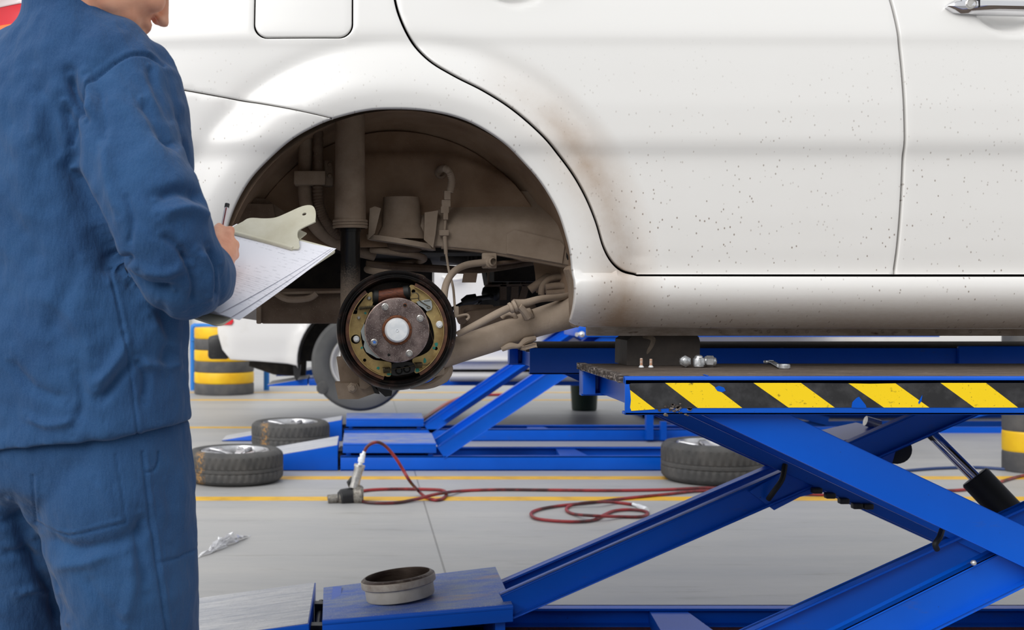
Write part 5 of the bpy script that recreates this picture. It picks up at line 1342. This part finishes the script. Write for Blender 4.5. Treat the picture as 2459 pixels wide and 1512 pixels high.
m.build('chalk_smear', mat('chalk smear', S(120, 108, 96), .8, 0, S(84, 76, 68), 40), rb_)
def hexnut(name, c, axis, label, rot=0, L=.0235, af=.0122):
    ax_ = Vector(axis).normalized(); up0 = ax_.orthogonal().normalized(); u = (Matrix.Rotation(rot, 3, ax_) @ up0); w = ax_.cross(u); c = Vector(c)
    m = MB()
    def rg(r, t, hexa):
        o = []
        for k in range(24):
            a = 2*PI*k/24; q = r
            if hexa: am = (a+PI/6) % (PI/3)-PI/6; q = r*math.cos(PI/6)/math.cos(am)
            o.append(c+ax_*t+(u*math.cos(a)+w*math.sin(a))*q)
        return o
    m.loft([rg(af*.78, 0, 0), rg(af*.95, .002, 0), rg(af*.95, .004, 0), rg(af*1.0, .0045, 1), rg(af*1.08, .0055, 1), rg(af*1.08, .0195, 1), rg(af*.92, .0207, 0), rg(af*.80, .0217, 0), rg(af*.72, .0250, 0), rg(af*.45, .0272, 0), rg(af*.1, .0278, 0)])
    o = m.build('nut_body', M['nut'], None, smooth_angle=22); bpy.data.objects.remove(o) if False else None
    return o
def nut(c, axis, label, rot=0):
    o = hexnut('wheel_nut', c, axis, label, rot); me = o.data
    me.transform(Matrix.Translation(-Vector(c))); o.location = c; o.name = 'wheel_nut'
    o['label'] = label; o['category'] = 'nut'; o['group'] = 'wheel nuts clustered on the striped platform'
    return o
n1 = D(1649, 882); nut(n1+V(0, .020, .0130), (-.12, -1, .05), 'chrome wheel nut with its domed end facing out, left of the cluster', .3)
n2 = D(1664, 874); nut(n2+V(.004, .026, .0130), (-.35, -1, .25), 'wheel nut lying at the back of the cluster, half hidden', .2)
n3 = D(1678, 882); nut(n3+V(0, .0, .0006), (0, 0, 1), 'wheel nut standing upright in the middle of the cluster', .26)
n4 = D(1690, 881); nut(n4+V(.002, .004, .0130), (1, -.25, -.02), 'wheel nut lying on its side at the right of the cluster', .3)
for k, (px, py, h) in enumerate(((1540, 882, .0195), (1563, 882, .0185))):
    c = D(px, py); m = MB(); m.lathe([(0, 0), (.0055, 0), (.006, .001), (.0038, .0045), (.0032, .005)], c, (0, 0, 1), 20); 
    pr_ = [(.0032, .0045)]
    z = .005
    while z < h: pr_ += [(.0036, z), (.0030, z+.0008)]; z += .0016
    pr_ += [(.0028, z), (0, z)]
    m.mi = 1; m.lathe(pr_, c, (0, 0, 1), 16)
    m.build('countersunk_screw', [M['galv'], M['screw']], None, at=c, label=('countersunk screw with pale tip standing on its head, left of the two', 'countersunk screw with orange thread standing on its head, right of the two')[k], category='screw', group='brake drum screws on the platform')
w0, w1 = D(1888, 886), D(1855, 875)
m = MB(); m.lathe([(.0062, .0), (.0112, .0), (.0128, .002), (.0128, .0085), (.0112, .0105), (.0068, .0105)], w0+V(0, .012, 0), (0, 0, 1), 32, close=True)
m.bar(w0+V(-.010, .014, .006), w1+V(.004, .02, .006), .008, .004, bev=.0012)
m.lathe([(.0075, .0015), (.0085, .002), (.009, .004), (.0085, .0075), (.0075, .008)], w1+V(-.002, .03, 0), (0, 0, 1), 24, close=True)
m.bar(w1+V(.002, .02, .006), w1+V(-.002, .032, .006), .012, .004, bev=.001)
m.build('ring_spanner', M['nut'], None, at=w0, label='small chrome ring spanner lying on the striped platform', category='spanner')
# ================================================================ clipboard
TR, TL, BRc = P(812, 598, 2.25), P(573, 535, 2.385), P(520, 779, 2.02)
ex = (TR-TL); Wc = ex.length; ex.normalize(); dn = (BRc-TR); dn = dn-ex*dn.dot(ex)*.9; Lc = dn.length; ey = -dn.normalized(); ez = ex.cross(ey).normalized()
if ez.z < 0: ez = -ez
MC = Matrix(((ex.x, ey.x, ez.x), (ex.y, ey.y, ez.y), (ex.z, ey.z, ez.z))).to_4x4()
ORC = TL-ey*Lc                                      # bottom-left corner
cb = thing('clipboard', 'cream plastic clipboard with printed forms held by the mechanic', 'clipboard', ORC)
cb.matrix_world = Matrix.Translation(ORC) @ MC
def rrect(x0, y0, x1, y1, r, n=6):
    o = []
    for cx, cy, a in ((x1-r, y1-r, 0), (x0+r, y1-r, 90), (x0+r, y0+r, 180), (x1-r, y0+r, 270)):
        for i in range(n+1): t = math.radians(a+90*i/n); o.append((cx+r*math.cos(t), cy+r*math.sin(t)))
    return o
def flat(poly, z0, z1, holes=()):
    m = MB(); m.prism(poly, z0, z1, holes); 
    for v in m.bm.verts: v.co = Vector((v.co.x, v.co.z, v.co.y))
    return m
m = flat(rrect(0, 0, Wc, Lc, .014), -.004, 0); m.build('board', M['beige'], cb, world=False)
def bent(poly_w, poly_l, z, curl, off, rot, kx=0):
    """sheet of paper: grid, bottom edge lifting by curl"""
    m = MB(); nx, ny = 12, 18; g_ = {}
    ca, sa = math.cos(rot), math.sin(rot)
    for i in range(nx+1):
        for j in range(ny+1):
            u, v = i/nx, j/ny; x = (u-.5)*poly_w; y = (v-1)*poly_l
            zz = z+curl*(1-v)**2*(.4+.8*u)+kx*math.sin(u*PI)*(1-v)+.0006*math.sin(9*u+4*v)
            g_[i, j] = m.bm.verts.new((off[0]+ca*x-sa*y, off[1]+sa*x+ca*y, zz))
    for i in range(nx):
        for j in range(ny): m.face([g_[i, j], g_[i+1, j], g_[i+1, j+1], g_[i, j+1]])
    return m
pw_, pl_ = Wc*.95, Lc*.93
for z, cu, off, rot in ((.0008, .004, (Wc*.515, Lc*.965), .09), (.0016, .007, (Wc*.50, Lc*.965), .055), (.0024, .010, (Wc*.485, Lc*.975), .0)):
    bent(pw_, pl_, z, cu, off, rot).build('paper_sheet', M['paper'], cb, world=False, smooth_angle=None)
# clip: wide jaw with a necked plate rising off the board
cw = Wc*.60; x0 = Wc*.12
pl = [(0, 0), (cw, 0), (cw*1.0, .022), (cw*.93, .032), (cw*.87, .046), (cw*.89, .058), (cw*.98, .080), (cw*.97, .084), (cw*.86, .108), (cw*.74, .120), (cw*.62, .112), (cw*.50, .086), (cw*.40, .066), (cw*.26, .056), (cw*.06, .048), (0, .034)]
m = flat(cm2(pl, 4, True), -.0012, .0012, [circ(cw*.745, .093, .0045, 12)])
for v in m.bm.verts: v.co.z += .006*math.exp(-((v.co.y-.004)/.010)**2)*-.3
bmesh.ops.bevel(m.bm, geom=[e for e in m.bm.edges if e.is_valid and len(e.link_faces) == 2 and e.calc_face_angle(0) > .9], offset=.0006, segments=1, affect='EDGES')
m.xform(Matrix.Translation((x0, Lc-.050, .006)) @ Matrix.Rotation(math.radians(17), 4, 'X'))
cl = m.build('clip', M['beige'], cb, world=False, smooth_angle=40)
m = MB(); m.tube([(x0+.0, Lc-.049, .0055), (x0+cw, Lc-.049, .0055)], .0042, 12); m.box((x0+.002, Lc-.050, .002), (x0+cw-.002, Lc-.040, .008), .001); m.build('clip_jaw', M['beige'], cl, world=False)
m = flat([(x0+cw*.12, Lc-.03), (x0+cw*.90, Lc-.03), (x0+cw*.84, Lc+.024), (x0+cw*.6, Lc+.032), (x0+cw*.2, Lc+.012)], .0004, .003); m.build('clip_base', M['beige'], cl, world=False)

# ================================================================ mechanic
cloth = M['cloth']
lat = V(.93, -.37, 0); fwd = V(.37, .93, 0)
def ringE(z, xc, yc, a, b, n=48, tilt=0.0, sq=2.05):
    o = []
    for k in range(n):
        t = 2*PI*k/n; c, s = math.cos(t), math.sin(t)
        c = math.copysign(abs(c)**(2/sq), c); s = math.copysign(abs(s)**(2/sq), s)
        p = V(xc, yc, z)+lat*a*c+fwd*b*s; p.z += tilt*(p.x-xc); o.append(p)
    return o
# --- body ------------------------------------------------
b = MB()
hf = V(.70, .40, -.60).normalized(); hs = V(.30, -.84, 0).normalized()*1.0; hs = hf.cross(V(0, 0, 1)).normalized(); hu = hs.cross(hf).normalized()
HC = P(395, 58, 2.07)-hf*.116+hu*.012
def H(f, u, s=0): return HC+hf*f+hu*u+hs*s
R3 = Matrix(((hf.x, hs.x, hu.x), (hf.y, hs.y, hu.y), (hf.z, hs.z, hu.z)))
def hb_(f, u, s, r): b.ball(H(f, u, s), r, 3, R3)
hb_(-.015, .045, 0, (.100, .078, .088)); hb_(.030, -.01, 0, (.062, .062, .082)); hb_(.035, -.060, 0, (.056, .054, .042)); hb_(.062, -.078, 0, (.030, .034, .022))
hb_(.085, -.094, 0, (.014, .018, .013))
for s in (-1, 1):
    hb_(.064, -.008, .036*s, (.030, .022, .024)); hb_(.080, .034, .030*s, (.016, .024, .008)); hb_(.070, .018, .030*s, (.018, .015, .012)); hb_(-.012, -.004, .076*s, (.018, .009, .030)); hb_(.103, -.014, .010*s, (.0085, .0075, .0075))
    hb_(.010, -.05, .047*s, (.04, .016, .034))
b.cap(H(.088, .028), H(.110, -.010), .0075, .0115); hb_(.112, -.010, 0, (.0115, .011, .010))
hb_(.088, -.040, 0, (.016, .026, .012)); hb_(.0975, -.044, 0, (.0075, .020, .0055)); hb_(.094, -.057, 0, (.009, .019, .0065))
neck0, neck1 = V(-.485, 2.03, 1.55), H(-.025, -.06)
b.cap(neck0, neck1, .066, .058); b.cap(neck0, H(.0, -.055), .06, .05)
SH = P(300, 215, 2.0); SHL = V(-.70, 2.13, 1.475)
EL = P(428, 638, 1.91); WR = P(493, 645, 2.07); HA = P(528, 612, 2.15)
b.cap(V(-.5, 2.05, 1.42), V(-.51, 2.06, 1.05), .10, .10); b.cap(SH, V(-.5, 2.04, 1.43), .05, .08); b.cap(SHL, V(-.5, 2.04, 1.45), .06, .09)
for s in (.07, -.09): b.cap(V(-.5, 2.06, 1.38)+lat*s, V(-.51, 2.07, .98)+lat*s, .085, .09)
b.cap(SH, EL, .050, .038); b.cap(EL, WR, .040, .028)
ELL = V(-.66, 2.28, 1.17); WRL = V(-.47, 2.22, 1.075)
b.cap(SHL, ELL, .050, .04); b.cap(ELL, WRL, .04, .028)
for s, kn, an in ((.10, V(-.40, 2.05, .50), V(-.405, 2.08, .10)), (-.10, V(-.62, 2.18, .50), V(-.63, 2.12, .10))):
    hp = V(-.51, 2.06, .93)+lat*s; b.cap(hp, kn, .09, .058); b.cap(kn, an, .056, .04); b.cap(an, V(an.x, an.y, .05)+fwd*.15, .045, .04); b.ball(V(an.x, an.y, .05)-fwd*.02, .042, 2)
    hpz = V(-.51, 2.06, .97); b.cap(hpz, hp, .12, .1)
# right hand: palm with a thumb and four curled fingers round the pen
pen0, pen1 = P(545, 494, 2.20), P(520, 622, 2.165)
pd = (pen1-pen0).normalized()
palm = P(531, 604, 2.145); kn_dir = ex
# knuckle row runs down the visible side of the fist
b.cap(WR, palm, .027, .031)
kn_ = [P(546, 566, 2.15), P(553, 585, 2.145), P(553, 606, 2.14), P(546, 628, 2.135)]
for i, k in enumerate(kn_):
    b.cap(palm+(k-palm)*.2, k, .022, .0125-.0006*i)
tgt = [P(524, 560, 2.18), P(532, 588, 2.185), P(535, 612, 2.18), P(534, 632, 2.17)]
pip = [P(553, 553, 2.165), P(564, 588, 2.17), P(564, 612, 2.17), P(552, 636, 2.16)]
for i in range(4):
    r = (.0098, .0102, .0098, .0086)[i]
    b.cap(kn_[i], pip[i], r*1.1, r*1.02); mid = (pip[i]+tgt[i])*.5+V(.006, .012, 0); b.cap(pip[i], mid, r, r*.9); b.cap(mid, tgt[i], r*.9, r*.78)
b.cap(WR+(palm-WR)*.5, P(520, 578, 2.125), .018, .014); b.cap(P(520, 578, 2.125), P(521, 556, 2.150), .0125, .011); b.cap(P(521, 556, 2.150), P(526, 545, 2.175), .011, .009)
# left hand under the board edge
hl = ORC+ex*.05+ey*.03-ez*.03; b.cap(WRL, hl, .027, .03)
for i in range(4):
    p0 = hl+ey*(.02*i-.02); b.cap(p0, p0+ex*.05-ez*.006, .011, .0095); b.cap(p0+ex*.05-ez*.006, p0+ex*.085+ez*.008, .0095, .008)
b.cap(hl+ey*.02, hl+ez*.036-ex*.03+ey*.03, .012, .011); b.cap(hl+ez*.036-ex*.03+ey*.03, hl+ez*.044+ex*.012+ey*.04, .011, .009)
me = remeshed(b, .0042, 5, .5)
feet = V(-.51, 2.1, 0)
me.transform(Matrix.Translation(-feet)); 
man = link('person', me, M['skin'], None, feet, label='person in blue work jacket and trousers, back turned, writing on a clipboard', category='person')
# --- jacket -----------------------------------------------
j = MB()
T_ = .14
rings = [ringE(.872, -.515, 2.05, .232, .158, tilt=T_), ringE(.90, -.515, 2.05, .230, .158, tilt=T_*.9), ringE(1.0, -.515, 2.05, .226, .155, tilt=T_*.6), ringE(1.10, -.51, 2.05, .226, .153, tilt=.05), ringE(1.22, -.505, 2.05, .228, .153), ringE(1.34, -.50, 2.045, .226, .150), ringE(1.43, -.50, 2.04, .216, .140), ringE(1.49, -.495, 2.035, .196, .122), ringE(1.525, -.494, 2.03, .152, .108), ringE(1.562, -.492, 2.03, .118, .098), ringE(1.592, -.498, 2.03, .086, .086), ringE(1.622, -.498, 2.03, .082, .084)]
j.loft(rings)
S0 = P(304, 210, 1.985)
j.tube([V(-.47, 2.02, 1.495), V(-.385, 2.0, 1.470), S0, P(300, 345, 1.925), P(350, 480, 1.885), P(392, 585, 1.87), P(428, 640, 1.885), P(452, 658, 1.93), P(478, 662, 1.99), P(492, 655, 2.05), P(497, 650, 2.08)], [.078, .078, .080, .089, .089, .083, .074, .069, .061, .053, .048], 26, smooth=4)
j.tube([V(-.53, 2.06, 1.52), V(-.64, 2.11, 1.485), SHL, V(-.70, 2.22, 1.3), ELL, (ELL+WRL)/2, WRL+(ELL-WRL)*.25], [.085, .086, .084, .085, .075, .065, .055], 22, smooth=4)
b2 = None
me = remeshed(j, .0060, 5, .5, 1)
co, no = verts_np(me)
def topx(co): return co[:, 0]/co[:, 1]*F+VX, HY-(co[:, 2]-CH)/co[:, 1]*F
def apply_folds(co, no, folds, facing=True):
    px, py = topx(co); pts = np.stack([px, py], 1); d = np.zeros(len(co))
    face = np.clip(-(no[:, 1])*2.0+.3, 0, 1) if facing else 1
    for pl, w, amp in folds:
        pl = [(a, b) for a, b in cm2(pl, 5)] if len(pl) > 2 else pl
        q = seg_dist(pts, pl, False)
        # taper toward the ends
        e0 = np.hypot(px-pl[0][0], py-pl[0][1]); e1 = np.hypot(px-pl[-1][0], py-pl[-1][1]); tp_ = np.clip(np.minimum(e0, e1)/(w*2)+.15, 0, 1)
        d += amp*np.exp(-(q/w)**2)*tp_*face
    return d
rng = np.random
def wrinkle(co, amp, sc, seed=0, st=(1, 1, 1)):
    return np.array([noise.noise(Vector((p[0]*sc*st[0]+seed, p[1]*sc*st[1], p[2]*sc*st[2]))) for p in co])*amp
folds = [([(168, 175), (178, 225), (205, 290)], 12, -.010), ([(205, 180), (222, 240), (210, 290)], 14, .007), ([(150, 240), (170, 330), (160, 400)], 16, -.010),
 ([(160, 400), (205, 490), (245, 570), (262, 640)], 16, -.012), ([(85, 165), (108, 270), (150, 400), (210, 540), (262, 680)], 26, -.007),
 ([(90, 215), (95, 290), (80, 360)], 22, .006), ([(195, 140), (240, 90), (290, 70)], 30, .004),
 ([(340, 230), (375, 290), (415, 345)], 14, -.006), ([(360, 150), (385, 240), (425, 300)], 10, -.004), ([(395, 330), (430, 345)], 8, -.006),
 ([(250, 330), (262, 430), (290, 520)], 16, .004), ([(370, 480), (430, 460), (500, 480)], 16, -.008), ([(380, 520), (450, 505), (510, 530)], 14, .006),
 ([(262, 618), (285, 632), (305, 622)], 10, -.014), ([(270, 640), (330, 690), (420, 705)], 12, -.010), ([(330, 650), (400, 660), (450, 640)], 14, .005),
 ([(380, 560), (430, 590), (470, 640)], 12, -.005), ([(505, 590), (525, 640), (520, 720)], 8, -.006), ([(480, 600), (505, 650), (500, 725)], 10, .005), ([(440, 600), (470, 680), (460, 735)], 9, -.005),
 ([(300, 460), (320, 530), (310, 590)], 8, -.003), ([(235, 210), (250, 280), (240, 350)], 14, -.004),
 ([(100, 700), (170, 760), (230, 860)], 20, .004), ([(230, 930), (290, 850), (300, 800)], 14, .006), ([(240, 960), (290, 900), (330, 860)], 12, -.006), ([(320, 860), (350, 900), (345, 960)], 10, -.005), ([(330, 870), (390, 880), (440, 870)], 12, .005),
 ([(20, 860), (80, 930), (160, 960)], 14, -.004), ([(60, 1000), (110, 1020), (180, 1010)], 10, .004), ([(180, 880), (200, 960), (170, 1040)], 14, -.004), ([(360, 760), (400, 820), (440, 830)], 16, .005),
 ([(0, 500), (60, 560), (100, 660)], 30, -.004), ([(30, 300), (60, 420), (50, 560)], 30, .004), ([(200, 620), (150, 720), (120, 820)], 22, -.004), ([(380, 720), (400, 800), (395, 900)], 16, -.006)]
d = 1.8*apply_folds(co, no, folds)
d += wrinkle(co, .0070, 7, 0)+wrinkle(co, .0065, 15, 5, (1, 1, .55))+wrinkle(co, .0032, 34, 9)
# sewn seams
seams = [([(398, 153), (362, 134), (326, 131), (292, 142), (262, 162), (225, 195), (193, 250), (170, 300), (160, 345)], 2.6, -.0045), ([(392, 148), (362, 126), (326, 122), (285, 133), (254, 153), (215, 188), (183, 244), (160, 296)], 3, .0010), ([(262, 645), (285, 740), (310, 880), (325, 1000), (332, 1078)], 2.6, -.0028), ([(272, 645), (296, 740), (320, 880), (336, 1000), (342, 1078)], 4, .0010),
 ([(0, 1127), (120, 1112), (250, 1080), (340, 1058), (470, 1050)], 2.6, -.0022), ([(535, 640), (536, 690), (522, 738)], 3, -.003)]
px, py = topx(co)
for pl, w, amp in seams:
    pl2 = cm2(pl, 5); q = seg_dist(np.stack([px, py], 1), pl2, False); d += amp*1.2*np.exp(-(q/(w*1.15))**2)*np.clip(-no[:, 1]*3+.6, 0, 1)
co = co+no*d[:, None]; set_verts(me, co)
me.transform(Matrix.Translation(-feet))
jacket = link('jacket', me, cloth, man); 
# hem turned up a little, collar
m = MB(); hem = ringE(.872+.002, -.515, 2.05, .236, .161, 64, T_); hem2 = [p+V(0, 0, .022) for p in hem]; hem = [p+V(0, 0, -.006) for p in hem]
rr1 = [V(p.x, p.y, p.z) for p in hem]; c_ = V(-.515, 2.05, 0)
def scale_r(r, k): return [V(c_.x+(p.x-c_.x)*k, c_.y+(p.y-c_.y)*k, p.z) for p in r]
m.loft([scale_r(hem2, .955), scale_r(hem2, 1.0), scale_r([(p+q)/2 for p, q in zip(hem, hem2)], 1.008), scale_r(hem, 1.0), scale_r(hem, .955), scale_r(hem, .8)], False)
co_ = [v for v in m.bm.verts]
for v in co_:
    v.co += V(0, 0, .004*noise.noise(v.co*14)); q = noise.noise(v.co*40)*.0022; v.co += (v.co-c_).normalized()*q
m.build('jacket_hem', cloth, jacket) if False else m.bm.free()
m = MB()
cr = []
for (dz, a_, b_s, out) in ((-.030, .106, .104, 0), (-.012, .104, .102, 0), (.012, .098, .098, 0), (.034, .094, .095, 0), (.040, .090, .091, 0), (.030, .085, .086, 0), (-.02, .085, .086, 0)):
    cr.append([p+V(0, 0, .012*math.sin(2*PI*k/48+2)) for k, p in enumerate(ringE(1.612+dz, -.500, 2.03, a_*.86, b_s*.92))])
m.loft(cr, False)
m.build('collar', cloth, jacket, smooth_angle=60)
# cuff
m = MB(); q0, q1 = P(490, 657, 2.04), P(499, 648, 2.085); dq = (q1-q0).normalized(); m.lathe([(.044, -.012), (.0495, -.010), (.0505, .010), (.046, .024), (.040, .026), (.038, .0)], q1-dq*.018, dq, 36); m.build('cuff', cloth, jacket)
# --- trousers ----------------------------------------------
t = MB()
t.loft([ringE(.70, -.52, 2.08, .06, .06), ringE(.74, -.52, 2.08, .12, .10), ringE(.79, -.515, 2.065, .18, .138), ringE(.86, -.515, 2.06, .205, .150), ringE(.96, -.512, 2.06, .196, .135), ringE(1.04, -.51, 2.06, .18, .12)])
t.tube([V(-.425, 2.035, .90), V(-.420, 2.03, .78), V(-.405, 2.035, .62), V(-.40, 2.05, .48), V(-.402, 2.07, .28), V(-.405, 2.08, .06)], [.128, .134, .125, .112, .10, .105], 30, smooth=4)
t.tube([V(-.60, 2.10, .90), V(-.62, 2.13, .78), V(-.63, 2.18, .62), V(-.63, 2.20, .48), V(-.63, 2.16, .28), V(-.63, 2.12, .06)], [.125, .13, .118, .108, .10, .105], 30, smooth=4)
me = remeshed(t, .0066, 4, .5, 1)
co, no = verts_np(me)
tf = [([(20, 1200), (60, 1310), (110, 1400), (150, 1500)], 18, -.012), ([(0, 1250), (50, 1260), (80, 1300)], 12, -.008), ([(0, 1330), (60, 1330), (100, 1350)], 10, -.006), ([(40, 1420), (90, 1410), (130, 1440)], 10, .006),
 ([(100, 1280), (190, 1320), (290, 1300), (350, 1260)], 18, -.007), ([(120, 1360), (200, 1350), (270, 1320)], 16, .006), ([(310, 1330), (320, 1400), (300, 1500)], 18, .006), ([(340, 1230), (335, 1320), (350, 1420)], 14, -.006), ([(200, 1380), (240, 1440), (300, 1512)], 14, -.004), ([(230, 1150), (260, 1200), (280, 1240)], 14, .004), ([(400, 1150), (420, 1230), (410, 1300)], 18, -.004)]
d = 1.3*apply_folds(co, no, tf)+wrinkle(co, .007, 7, 3)+wrinkle(co, .0045, 17, 6, (1, 1, .7))+wrinkle(co, .0020, 38, 2)
px, py = topx(co)
for pl, w, amp in [([(340, 1085), (352, 1180), (370, 1290), (380, 1380), (400, 1512)], 3.2, -.0035), ([(352, 1085), (364, 1180), (382, 1290), (393, 1380), (413, 1512)], 4, .002), ([(80, 1140), (88, 1250), (165, 1286), (230, 1272), (302, 1254), (292, 1180), (278, 1090)], 3, -.003), ([(92, 1150), (98, 1245), (165, 1276), (230, 1262), (292, 1246)], 3, .0018), ([(352, 1134), (372, 1126), (380, 1105), (380, 1085)], 3, -.004), ([(382, 1352), (430, 1340), (478, 1312)], 3, -.003)]:
    pl2 = cm2(pl, 5) if len(pl) != 7 else pl; q = seg_dist(np.stack([px, py], 1), pl2, False); d += amp*np.exp(-(q/w)**2)*np.clip(-no[:, 1]*3+.6, 0, 1)
co = co+no*d[:, None]; set_verts(me, co); me.transform(Matrix.Translation(-feet))
tr = link('trousers', me, cloth, man)
# cap, hair, shoes
m = MB(); m.ball(H(-.02, .052, 0), (.112, .090, .088), 3, R3)
bmesh.ops.bisect_plane(m.bm, geom=list(m.bm.verts)+list(m.bm.edges)+list(m.bm.faces), plane_co=H(0, .055), plane_no=hu, clear_inner=True)
cp = m.build('cap', M['blkp'], man)
m = MB(); br_r = []
for k in range(2):
    br_r.append([H(.065+.060*math.cos(a), .082-.008*math.cos(a)-.004*k, .072*math.sin(a)) for a in np.linspace(-PI/2, PI/2, 20)])
m.loft(br_r); m.build('cap_brim', M['blkp'], cp)
m = MB(); m.ball(H(-.035, .03, 0), (.092, .082, .080), 3, R3); m.build('hair', M['hair'], man)
for s, an in ((1, V(-.405, 2.08, .10)), (-1, V(-.63, 2.12, .10))):
    m = MB(); rgs = []
    for f, w, h in ((-.09, .028, .05), (-.075, .038, .09), (-.02, .044, .11), (.05, .045, .085), (.12, .050, .062), (.18, .044, .05), (.205, .024, .035)):
        cc = V(an.x, an.y, 0)+fwd*f; rgs.append([cc+lat*w*math.cos(q)+V(0, 0, h/2+h/2*math.sin(q)) for q in np.linspace(0, 2*PI, 20, endpoint=False)])
    m.loft(rgs); m.build('shoe', M['blkp'], man)
# pen
pn = thing('pen', 'clear ballpoint pen with a black end cap, held in the right hand', 'pen', pen1)
m = MB(); m.tube([pen0, pen1], .0042, 10); m.build('barrel', M['penw'], pn)
m = MB(); m.tube([pen0-pd*.004, pen0+pd*.004], .0046, 12); m.build('end_cap', M['blkp'], pn)
m = MB(); m.tube([pen0+pd*.004+V(0, -.0043, 0), pen1+V(0, -.0043, 0)], .0012, 6); m.build('ink_tube', M['hose'], pn)

# ================================================================ camera and light
cam = bpy.data.cameras.new('camera'); co_ = bpy.data.objects.new('camera', cam); COL.objects.link(co_)
co_.location = (0, 0, CH); co_.rotation_euler = (PI/2, 0, 0)
cam.sensor_fit = 'HORIZONTAL'; cam.sensor_width = 36; cam.lens = F/2459*36
cam.shift_x = (1229.5-VX)/2459; cam.shift_y = (HY-756)/2459
cam.clip_start = .05; cam.clip_end = 200
cam.dof.use_dof = True; cam.dof.focus_distance = 2.62; cam.dof.aperture_fstop = 7.0
SC.camera = co_
w = bpy.data.worlds.new('overcast'); SC.world = w; w.use_nodes = True
nt = w.node_tree; bg = nt.nodes['Background']
tc = nt.nodes.new('ShaderNodeTexCoord'); sep = nt.nodes.new('ShaderNodeSeparateXYZ'); nt.links.new(tc.outputs['Generated'], sep.inputs[0])
col = ramp(nt, math_n(nt, 'ADD', math_n(nt, 'MULTIPLY', sep.outputs[2], .5), .5), [(.0, (.2, .2, .2, 1)), (.49, (.4, .4, .4, 1)), (.53, (.62, .62, .62, 1)), (1.0, (.74, .77, .80, 1))])
nt.links.new(col, bg.inputs['Color']); bg.inputs['Strength'].default_value = 1.0
sun = bpy.data.lights.new('sun', 'SUN'); sun.energy = 2.0; sun.angle = math.radians(48); sun.color = (1, .985, .96)
so = bpy.data.objects.new('sun', sun); COL.objects.link(so); so.rotation_euler = V(.80, 1.0, -.92).to_track_quat('-Z', 'Y').to_euler()
vs = SC.view_settings; SC.display_settings.display_device = 'sRGB'
vs.view_transform = 'Standard'; vs.look = 'None'; vs.exposure = .25; vs.gamma = 1; vs.use_curve_mapping = False
